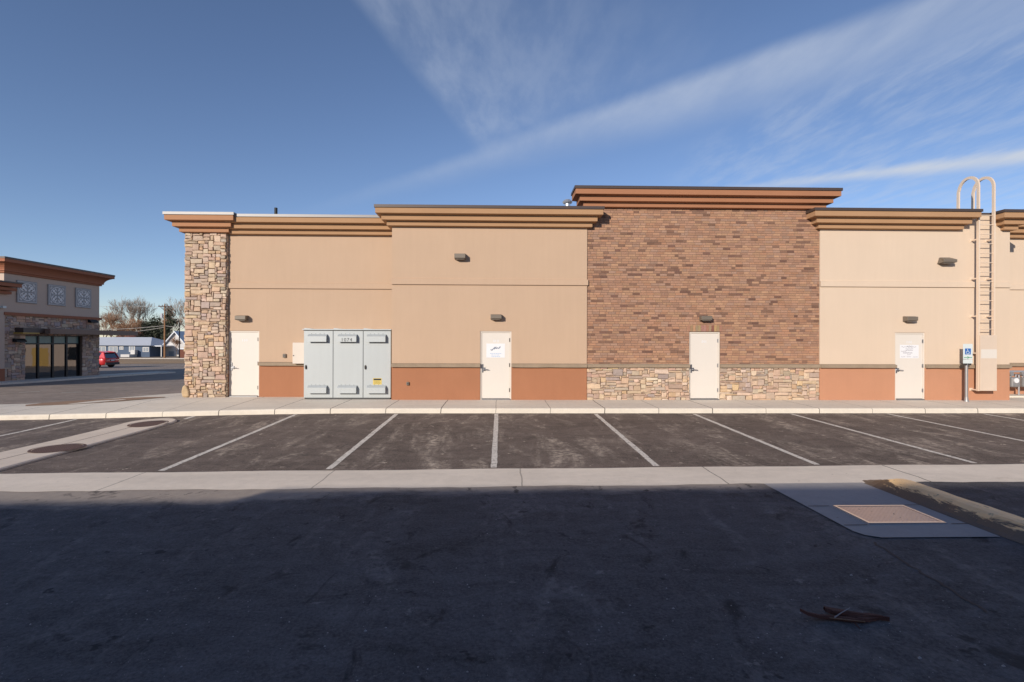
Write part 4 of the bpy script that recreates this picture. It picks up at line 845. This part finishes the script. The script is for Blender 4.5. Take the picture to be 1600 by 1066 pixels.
# ornamental panels
def petal(mb, c, a, r0, r1, wd, nn=8):
    L, Rr = [], []
    for i in range(nn + 1):
        t = i / nn; r_ = r0 + (r1 - r0) * t; w_ = wd * math.sin(math.pi * min(.999, t * .96 + .02)); L.append((r_, w_)); Rr.append((r_, -w_))
    P = [(c[0] + r_ * math.cos(a) - s_ * math.sin(a), c[1] + r_ * math.sin(a) + s_ * math.cos(a)) for r_, s_ in L + Rr[::-1]]
    return P
for pl_, pr_ in ((26, 55.5), (74, 101), (117, 141)):
    y0, y1 = ys_of(pl_), ys_of(pr_); cy = (y0 + y1) / 2; S = .62; zc_ = 4.55
    mb = MB(); mb.box((XS, cy - S, zc_ - S), (XS + .06, cy + S, zc_ + S)); o = mb.build('ornament_panel', M['panel_grey'], sh, bev=.01)
    ww = MB(); fx = XS + .064
    def ribbon(pts, wd, cl=False):
        ww.stroke([(fx, cy + u * S, zc_ + v * S) for u, v in pts], wd * S, (1, 0, 0))
    sq = .9; ribbon([(-sq, -sq), (sq, -sq), (sq, sq), (-sq, sq), (-sq, -sq)], .03)
    ribbon([(.76 * math.cos(R(a)), .76 * math.sin(R(a))) for a in range(0, 361, 12)], .06)
    for q in range(4):
        for da, r0, r1, wd in ((45, .12, .72, .20), (20, .26, .72, .10), (70, .26, .72, .10)):
            P = petal(ww, (0, 0), R(90 * q + da), r0, r1, wd); ww.add([(fx + .002, cy + u * S, zc_ + v * S) for u, v in P], [range(len(P))])
        ca = R(45 + 90 * q); c0 = (1.06 * math.cos(ca), 1.06 * math.sin(ca))
        for da in (-22, 0, 22):
            P = petal(ww, c0, ca + math.pi + R(da * 1.6), .0, .22, .05); P = [(max(-.86, min(.86, u)), max(-.86, min(.86, v))) for u, v in P]; ww.add([(fx, cy + u * S, zc_ + v * S) for u, v in P], [range(len(P))])
    ww.build('ornament', M['panel_white'], o, recalc=False)
# low wing nearer the viewer
mb = MB(); mb.box((XS - 14, YN0 - 8, GZ + .9), (XS + .06, YN0 - .02, 4.9)); mb.build('wing_wall', M['grey_stucco'], sh); mb = MB(); mb.box((XS - 14, YN0 - 8, GZ - .3), (XS + .08, YN0 - .02, GZ + .9)); mb.build('wing_base', M['shop_brown'], sh)
mb = MB()
for p_, a, b in ((.50, 4.72, 4.90), (.35, 4.50, 4.66), (.2, 4.32, 4.46)): mb.box((XS - 14, YN0 - 8 - p_, a), (XS + .06 + p_, YN0 - .02 + p_ * .9, b))
o = mb.build('wing_cornice', M['shop_brown'], sh); mb = MB(); mb.box((XS - 14, YN0 - 8.55, 4.905), (XS + .6, YN0 + .48, 4.98)); mb.build('coping', M['coping'], o)
mb = MB(); mb.box((XS + .06, YN0 - .3, 3.55), (XS + .25, YN0 - .12, 3.66)); mb.build('wall_lamp', M['sign_white'], sh)
sw2 = MB(); L = []
for y in rng(YN0 - 12, YK + 6, 2): L.append([(XS - .2, y, G(XS, y) + .11), (XS + 1.3, y, G(XS, y) + .09), (XS + 1.32, y, G(XS, y) - .08)])
for a, b in zip(L, L[1:]):
    for i in range(2): sw2.quad(a[i], b[i], b[i + 1], a[i + 1])
struct(sw2, 'pavement', M['walk'])
mb = MB()
for p_, q in (((30, 613.6), (62, 612.2)), ((96, 614), (128, 612.8))):
    pts = []
    for px, py in (p_, q):
        d = ray(px, py); z = -.5
        for _ in range(8): t_ = (z - CAMZ) / d.z; qq = d * t_; z = G(qq.x, qq.y)
        pts.append((qq.x, qq.y, z + .006))
    mb.stroke(pts, .12, (0, 0, 1))
mb.build('road_line', M['line'], bpy.data.objects['road'])

# ------------------------------------------------------------------ red car
def make_car(loc, heading):
    t = thing('parked_car', 'red crossover car seen from behind beyond the corner shop', 'car', loc); t.rotation_euler = (0, 0, heading)
    # local: x forward, y left, z up; rear axle at x=.0
    def sect(x, w_, z0, z1, zsh): return [(x, -w_ * .92, z0), (x, -w_, z0 + .18), (x, -w_, zsh), (x, -w_ * .93, z1), (x, w_ * .93, z1), (x, w_, zsh), (x, w_, z0 + .18), (x, w_ * .92, z0)]
    body = MB(); S = [sect(-.92, .74, .48, .92, .80), sect(-.86, .86, .32, 1.02, .88), (sect(-.5, .91, .28, 1.06, .9)), sect(0, .92, .28, 1.04, .88), sect(1.3, .92, .26, 1.0, .84), sect(2.6, .92, .28, .98, .82), sect(3.2, .88, .30, .88, .74), sect(3.5, .74, .38, .72, .62)]
    n = 8; body.add([p_ for s_ in S for p_ in s_], [(i * n + j, i * n + (j + 1) % n, (i + 1) * n + (j + 1) % n, (i + 1) * n + j) for i in range(len(S) - 1) for j in range(n)] + [list(range(n))[::-1], [(len(S) - 1) * n + j for j in range(n)]])
    body.build('body', M['car_red'], t, local=True, smooth=True, bev=0)
    cab = MB(); C = [(-.84, .80, 1.0), (-.55, .64, 1.58), (.2, .66, 1.66), (1.2, .66, 1.62), (2.1, .78, 1.0)]
    roof = MB()
    for (xa_, wa, za), (xb_, wb_, zb2) in zip(C, C[1:]):
        (roof if za > 1.3 and zb2 > 1.3 else cab).quad((xa_, -wa, za), (xa_, wa, za), (xb_, wb_, zb2), (xb_, -wb_, zb2))
    for s_ in (1, -1):
        cab.add([(-.84, s_ * .84, 1.0), (2.1, s_ * .84, 1.0), (1.2, s_ * .66, 1.62), (.2, s_ * .66, 1.655), (-.55, s_ * .64, 1.58)], [range(5)])
    cab.build('windows', M['carglass'], t, local=True, recalc=True)
    roof.box((-.72, -.62, 1.55), (-.5, .62, 1.61)); 
    for s_ in (1, -1):
        roof.tube([(-.86, s_ * .83, 1.0), (-.57, s_ * .67, 1.58)], .07, 6); roof.tube([(2.1, s_ * .82, 1.0), (1.2, s_ * .66, 1.62)], .05, 6); roof.tube([(-.57, s_ * .66, 1.6), (.2, s_ * .67, 1.66), (1.2, s_ * .66, 1.63)], .045, 6); roof.tube([(.75, s_ * .83, 1.0), (.72, s_ * .67, 1.64)], .04, 6)
        roof.add([(-.86, s_ * .845, .98), (-.15, s_ * .845, .98), (-.35, s_ * .69, 1.56), (-.57, s_ * .66, 1.58)], [range(4)])
    roof.build('roof', M['car_red'], t, local=True)
    tr = MB(); tr.box((-.97, -.82, .32), (-.80, .82, .56)); tr.box((-.94, -.30, .70), (-.92, .30, .84)); tr.build('rear_bumper', M['trim'], t, local=True, bev=.04)
    pl_ = MB(); pl_.box((-.955, -.2, .72), (-.941, .2, .83)); pl_.build('number_plate', M['paper'], t, local=True)
    for s_ in (1, -1):
        tl = MB(); tl.box((-.93, s_ * .45 - .0, .86), (-.80, s_ * .86, 1.02)); tl.build('tail_lamp', M['tail'], t, local=True, bev=.02)
        for x in (0, 2.65):
            wt = MB(); wt.disc((x, s_ * .70, .35), .35, 24, (1, 0, 0), (0, 0, 1), (0, s_ * .235, 0)); wh = wt.build('wheel', M['tyre'], t, local=True, bev=.02)
            rm = MB(); rm.disc((x, s_ * .936, .35), .24, 20, (1, 0, 0), (0, 0, 1), (0, s_ * .008, 0)); rm.build('rim', M['alloy'], wh, local=True)
            sp2 = MB()
            for k in range(5):
                a = R(72 * k + 36); P = petal(sp2, (x, .35), a, .07, .22, .035); sp2.add([(u, s_ * .947, v) for u, v in P], [range(len(P))])
            sp2.build('spoke_gaps', M['trim'], wh, local=True)
    return t
Yc = 54.0; cx_ = X(163, Yc); make_car((cx_, Yc, G(cx_, Yc)), R(90 + 84))

# ------------------------------------------------------------------ houses, poles and trees beyond
def zat(px, py, Y): return at(px, py, Y).z
HZ = -1.2
YH = 100.0; hr = X(234, YH); hlft = hr - 24
hs = thing('blue_house', 'long blue house with a pale low roof beyond the road', 'house', (hr - 12, YH, HZ))
ze = zat(200, 540, YH); zr = zat(200, 527, YH + 4.5)
mb = MB(); mb.box((hlft, YH, HZ - .1), (hr, YH + 9, ze)); mb.build('wall', M['blue_siding'], hs)
mb = MB(); e = .5; A = [(hlft - e, YH - e, ze), (hr + e, YH - e, ze), (hr + e, YH + 9 + e, ze), (hlft - e, YH + 9 + e, ze), (hlft + 3, YH + 4.5, zr), (hr - 2.6, YH + 4.5, zr)]
mb.add(A, [(0, 1, 5, 4), (1, 2, 5), (2, 3, 4, 5), (3, 0, 4), (0, 3, 2, 1)]); mb.build('roof', M['white_roof'], hs)
for px, w_, h0, h1 in ((159, 1.3, 542, 550), (177, 1.4, 542, 550), (190, .45, 542.5, 545.5), (206.5, .85, 541.5, 549), (228, .9, 543.5, 549)):
    x = X(px, YH); a, b = zat(px, h1, YH), zat(px, h0, YH); mb = MB(); mb.box((x - w_ / 2 - .15, YH - .05, a - .12), (x + w_ / 2 + .15, YH - .003, b + .12)); wn = mb.build('window', M['white_siding'], hs); mb = MB(); mb.box((x - w_ / 2, YH - .07, a), (x - .06, YH - .052, b)); mb.box((x + .06, YH - .07, a), (x + w_ / 2, YH - .052, b)); mb.build('pane', M['houseglass'], wn)
mb = MB(); x = X(202, YH - 1.5); mb.box((x - 1.1, YH - 2.2, HZ), (x + .5, YH - .1, HZ + .5)); mb.box((x - .2, YH - .9, HZ + .5), (x + .6, YH - .1, HZ + 1.3)); mb.build('porch_steps', M['white_siding'], hs)
rh = thing('red_roof_house', 'house with a rusty red roof rising behind the blue house', 'house', (X(205, 122), 122, HZ))
x0, x1 = X(180, 122), X(216, 122); a, b = zat(200, 531, 122), zat(200, 517, 122)
mb = MB(); mb.box((x0, 122, HZ), (x1, 130, a)); mb.build('wall', M['white_siding'], rh); mb = MB(); mb.prism([(121.4, a), (130.6, a), (126, b)], lambda y, z: (x0 - .6, y, z), lambda y, z: (x1 + .6, y, z)); rf = mb.build('roof', M['red_roof'], rh)
mb = MB(); x = X(188, 125); mb.box((x - .4, 125, b - .6), (x + .4, 125.8, zat(188, 513, 125))); mb.build('chimney', M['brown_roof'], rf)
gh = thing('white_house', 'small white gabled house behind the utility pole', 'house', (X(274, 104), 104, HZ)); x0, x1 = X(257, 104), X(292, 104); a, b = zat(270, 542, 104), zat(274, 520, 104); xm = X(274.5, 104)
mb = MB(); mb.add([(x0, 104, HZ), (x1, 104, HZ), (x1, 104, a), (xm, 104, b), (x0, 104, a), (x0, 114, HZ), (x1, 114, HZ), (x1, 114, a), (xm, 114, b), (x0, 114, a)], [(0, 1, 2, 3, 4), (5, 9, 8, 7, 6), (0, 4, 9, 5), (1, 6, 7, 2)]); mb.build('wall', M['white_siding'], gh)
mb = MB(); e = .5
for xe in (x0 - .6, x1 + .6): mb.add([(xe, 103.5, a - .35), (xm, 103.5, b + .1), (xm, 114.5, b + .1), (xe, 114.5, a - .35), (xe, 103.5, a - .15), (xm, 103.5, b + .35), (xm, 114.5, b + .35), (xe, 114.5, a - .15)], [(0, 1, 2, 3), (4, 5, 6, 7), (0, 1, 5, 4), (3, 0, 4, 7)])
mb.build('roof', M['white_roof'], gh)
mb = MB(); x = X(268, 104); mb.box((x - .5, 103.95, a - 2.2), (x + .5, 103.99, a - .9)); mb.build('window', M['houseglass'], gh)
yh = thing('yellow_garage', 'grey brown garage with a yellow door across the street, mirrored in the shop windows', 'garage', (-2, 58, -1.05))
mb = MB(); mb.box((-9, 58, -1.1), (7, 66, 2.4)); mb.build('wall', M['grey_stucco'], yh); mb = MB(); mb.prism([(57.4, 2.405), (66.6, 2.405), (62, 4.4)], lambda y, z: (-9.5, y, z), lambda y, z: (7.5, y, z)); mb.build('roof', M['white_roof'], yh)
mb = MB(); mb.box((-4.2, 57.95, -1.05), (-2.4, 57.99, 1.0)); mb.build('garage_door', M['yellow_door'], yh)
for x in (-7.6, -1.6, .6, 3.2): mb = MB(); mb.box((x, 57.93, -.3), (x + 1.3, 57.99, 1.1)); mb.build('window', M['carglass'], yh)
cp_ = thing('carport', 'dark open carport between the blue house and the white house', 'carport', (X(244, 101), 101, HZ)); x0, x1 = X(235, 101), X(255, 101)
mb = MB(); mb.box((x0, 100.5, zat(245, 541.5, 101)), (x1, 106, zat(245, 540, 101))); mb.build('roof', M['white_roof'], cp_); mb = MB(); mb.box((x0, 105.7, HZ), (x1, 106, zat(245, 541.5, 101))); mb.build('back_wall', M['brown_roof'], cp_)
for x in (x0 + .1, x1 - .2): mb = MB(); mb.box((x, 100.6, HZ), (x + .15, 100.75, zat(245, 541.5, 101))); mb.build('post', M['white_siding'], cp_)
mb = MB(); x0, x1 = X(281, 92), X(294, 92); zt_ = zat(285, 546, 92); mb.box((x0, 92, HZ), (x1, 95, zt_)); sd = thing('shed', 'low rust red shed at the edge of the stone pillar', 'shed', (x0 + .8, 93, HZ)); mb.build('wall', M['rust_wall'], sd); mb = MB(); mb.box((x0 - .2, 91.8, zt_ + .005), (x1 + .2, 95.2, zt_ + .2)); mb.build('roof', M['white_roof'], sd)
mb = MB(); x = X(257, 97)
# verge and far pavement
vs = MB(); L = []
for x in rng(-150, 20, 4): L.append([(x, 66 + 1.5 * math.sin(x * .3), -1.02), (x, 70, -.80 + .12 * math.sin(x * .7)), (x, 80, -.95), (x, 86, -1.12)])
for a, b in zip(L, L[1:]):
    for i in range(3): vs.quad(a[i], b[i], b[i + 1], a[i + 1])
struct(vs, 'grass_verge', M['straw'])
mb = MB(); mb.box((-150, 86, -1.2), (20, 88.5, -1.05)); struct(mb, 'far_pavement', M['walk'])
# poles and wires
def pole(px, py_t, py_b, Y, r_, m, label, arm=True):
    x = X(px, Y); zt_, zb2 = zat(px, py_t, Y), -1.15; t = thing('utility_pole', label, 'utility pole', (x, Y, zb2)); mb = MB(); mb.tube([(x, Y, zb2), (x, Y, zt_)], r_, 10, r_ * .7); mb.build('post', m, t)
    if arm:
        mb = MB(); mb.box((x - .95, Y - .22, zt_ - .45), (x + 1.25, Y - .12, zt_ - .30)); mb.build('crossarm', M['pole_dark'], t)
        for dx in (-.85, -.3, .5, 1.15): mb = MB(); mb.tube([(x + dx, Y - .17, zt_ - .3), (x + dx, Y - .17, zt_ - .12)], .05, 6); mb.build('insulator', M['pole_dark'], t)
        mb = MB(); mb.tube([(x - .42, Y - .1, zat(px, 497, Y)), (x - .42, Y - .1, zat(px, 490, Y))], .2, 12); mb.build('transformer', M['galv_light'], t)
        mb = MB(); mb.tube([(x, Y - .1, zt_ - 1.1), (x - .7, Y - .17, zt_ - .42)], .03, 6); mb.tube([(x, Y - .1, zt_ - 1.1), (x + .8, Y - .17, zt_ - .42)], .03, 6); mb.build('brace', M['pole_dark'], t)
    return x, zt_
YP1 = 88; pole(257.3, 475.5, 562, YP1, .15, M['pole'], 'tall brown wooden utility pole with crossarm and grey transformer'); pole(280.3, 505, 561, 90, .11, M['pole_dark'], 'shorter dark utility pole without a crossarm beside the stone pillar', False)
for k, ((a, b), (c, d), lab) in enumerate((((100, 514), (257, 509), 'upper overhead cable left of the tall pole'), ((257, 509), (330, 510), 'overhead cable right of the tall pole'), ((150, 519.5), (257, 511.5), 'lower overhead cable left of the tall pole'), ((60, 472), (252, 479), 'topmost thin power line running left from the crossarm'))):
    p_, q = at(a, b, YP1 + (3 if k == 1 and False else 0)), at(c, d, YP1); mb = MB(); mb.tube([p_.lerp(q, i / 8) + Vector((0, 0, -.35 * math.sin(math.pi * i / 8))) for i in range(9)], .035 if k < 3 else .018, 4); solo(mb, 'power_cable', M['wire'], lab, 'cable', 'cables on the utility poles')
# trees
def bare_tree(x, y, hgt, spread, m, label, seed, depth=6, r0=.22, zb=HZ, lean=(0, 0), up=.25):
    rd = random.Random(seed); t = thing('bare_tree', label, 'tree', (x, y, zb), 'trees beyond the houses'); tk, br = MB(), MB()
    def grow(p_, d, ln, r_, lv):
        q = p_ + d * ln; mid = p_.lerp(q, .5) + Vector((rd.uniform(-1, 1), rd.uniform(-1, 1), rd.uniform(-.5, .5))) * ln * .06
        (tk if lv < 2 else br).tube([p_, mid, q], max(r_, .018), 5 if lv < 2 else 3, max(r_ * .68, .014), cap=False)
        if lv >= depth: return
        k = rd.choice([3, 3, 4]) if lv < 3 else rd.choice([2, 3, 3, 4])
        for i in range(k):
            a = rd.uniform(0, 6.283); sp_ = spread * rd.uniform(.5, 1.15); u = d.orthogonal().normalized(); v = d.cross(u); nd_ = (d + (u * math.cos(a) + v * math.sin(a)) * sp_ + Vector((0, 0, up))).normalized()
            grow(q if rd.random() < .6 else p_.lerp(q, rd.uniform(.55, .95)), nd_, ln * rd.uniform(.68, .9), r_ * rd.uniform(.5, .68), lv + 1)
    grow(Vector((x, y, zb)), Vector((lean[0], lean[1], 1)).normalized(), hgt * .25, r0, 0); tk.build('trunk', M['trunk'], t, recalc=False); br.build('crown', m, t, recalc=False)
def evergreen(x, y, hgt, rad, label, seed, zb=HZ, n=2600, ragged=.5):
    rd = random.Random(seed); t = thing('evergreen_tree', label, 'tree', (x, y, zb), 'trees beyond the houses'); mb = MB(); mb.tube([(x, y, zb), (x, y, zb + hgt * .9)], .22, 7, .04); mb.build('trunk', M['trunk'], t); cr = MB()
    lumps = [(rd.random(), rd.uniform(0, 6.283), rd.uniform(.6, 1.2)) for _ in range(46)]
    for i in range(n):
        hh, a, s_ = rd.choice(lumps); prof_ = rad * (1 - hh) ** .7 * s_; c = Vector((x + math.cos(a) * prof_ * .75, y + math.sin(a) * prof_ * .75, zb + hgt * (.14 + .84 * hh)))
        c += Vector((rd.gauss(0, .33), rd.gauss(0, .33), rd.gauss(0, .24))) * rad * .5; sz = rd.uniform(.10, .30); u = Vector((rd.uniform(-1, 1), rd.uniform(-1, 1), rd.uniform(-.6, .6))).normalized(); v = u.orthogonal().normalized()
        cr.add([c - u * sz, c + v * sz * .5, c + u * sz, c - v * sz * .5], [(0, 1, 2, 3)])
    cr.build('crown', M['needles'], t, recalc=False)
bare_tree(X(209, 128), 128, 14.4, .62, M['twigs_grey'], 'tall spreading bare tree with grey twigs, biggest behind the blue house', 3, 6, .30, up=.30)
bare_tree(X(177, 118), 118, 9.4, .75, M['twigs_red'], 'russet bare tree next to the edge of the corner shop', 8, 6, .2, up=.22)
bare_tree(X(163, 133), 133, 12.0, .6, M['twigs_grey'], 'slim grey bare tree partly behind the corner shop', 14, 6, .22)
bare_tree(X(271, 124), 124, 10.0, .7, M['twigs_red'], 'russet bare tree behind the white house', 22, 6, .2)
bare_tree(X(194, 114), 114, 8.0, .75, M['twigs_red'], 'low russet bare tree above the pale roof of the blue house', 31, 6, .17)
bare_tree(X(223, 126), 126, 9.0, .75, M['twigs_red'], 'russet bare tree behind the hipped end of the blue house', 35, 6, .17)
bare_tree(X(304, 112), 112, 13.6, .5, M['twigs_grey'], 'leaning bare tree reaching out from behind the stone pillar', 41, 6, .24, lean=(-.20, 0))
bare_tree(X(276, 97), 97, 4.2, .8, M['twigs_red'], 'small bare shrub in front of the white house', 52, 5, .06, up=.4)
evergreen(X(243, 116), 116, 8.6, 3.1, 'wide dark evergreen tree left of the tall utility pole', 1); evergreen(X(229, 119), 119, 7.0, 3.0, 'dark evergreen tree beside the hipped end of the blue house roof', 2)
evergreen(X(265, 112), 112, 10.2, 2.1, 'narrow dark evergreen tree rising right of the tall utility pole', 3); evergreen(X(251, 121), 121, 6.5, 2.8, 'low dark evergreen tree directly behind the carport', 4)
for k, (px, Y, s_) in enumerate(((60, 140, 61), (110, 136, 62), (20, 128, 63))):
    bare_tree(X(px, Y), Y, 11, .55, M['twigs_grey'], ('bare tree far behind the corner shop, middle of three', 'bare tree far behind the corner shop, nearest to the blue house', 'bare tree far behind the corner shop, farthest to the left')[k], s_, 5, .2)
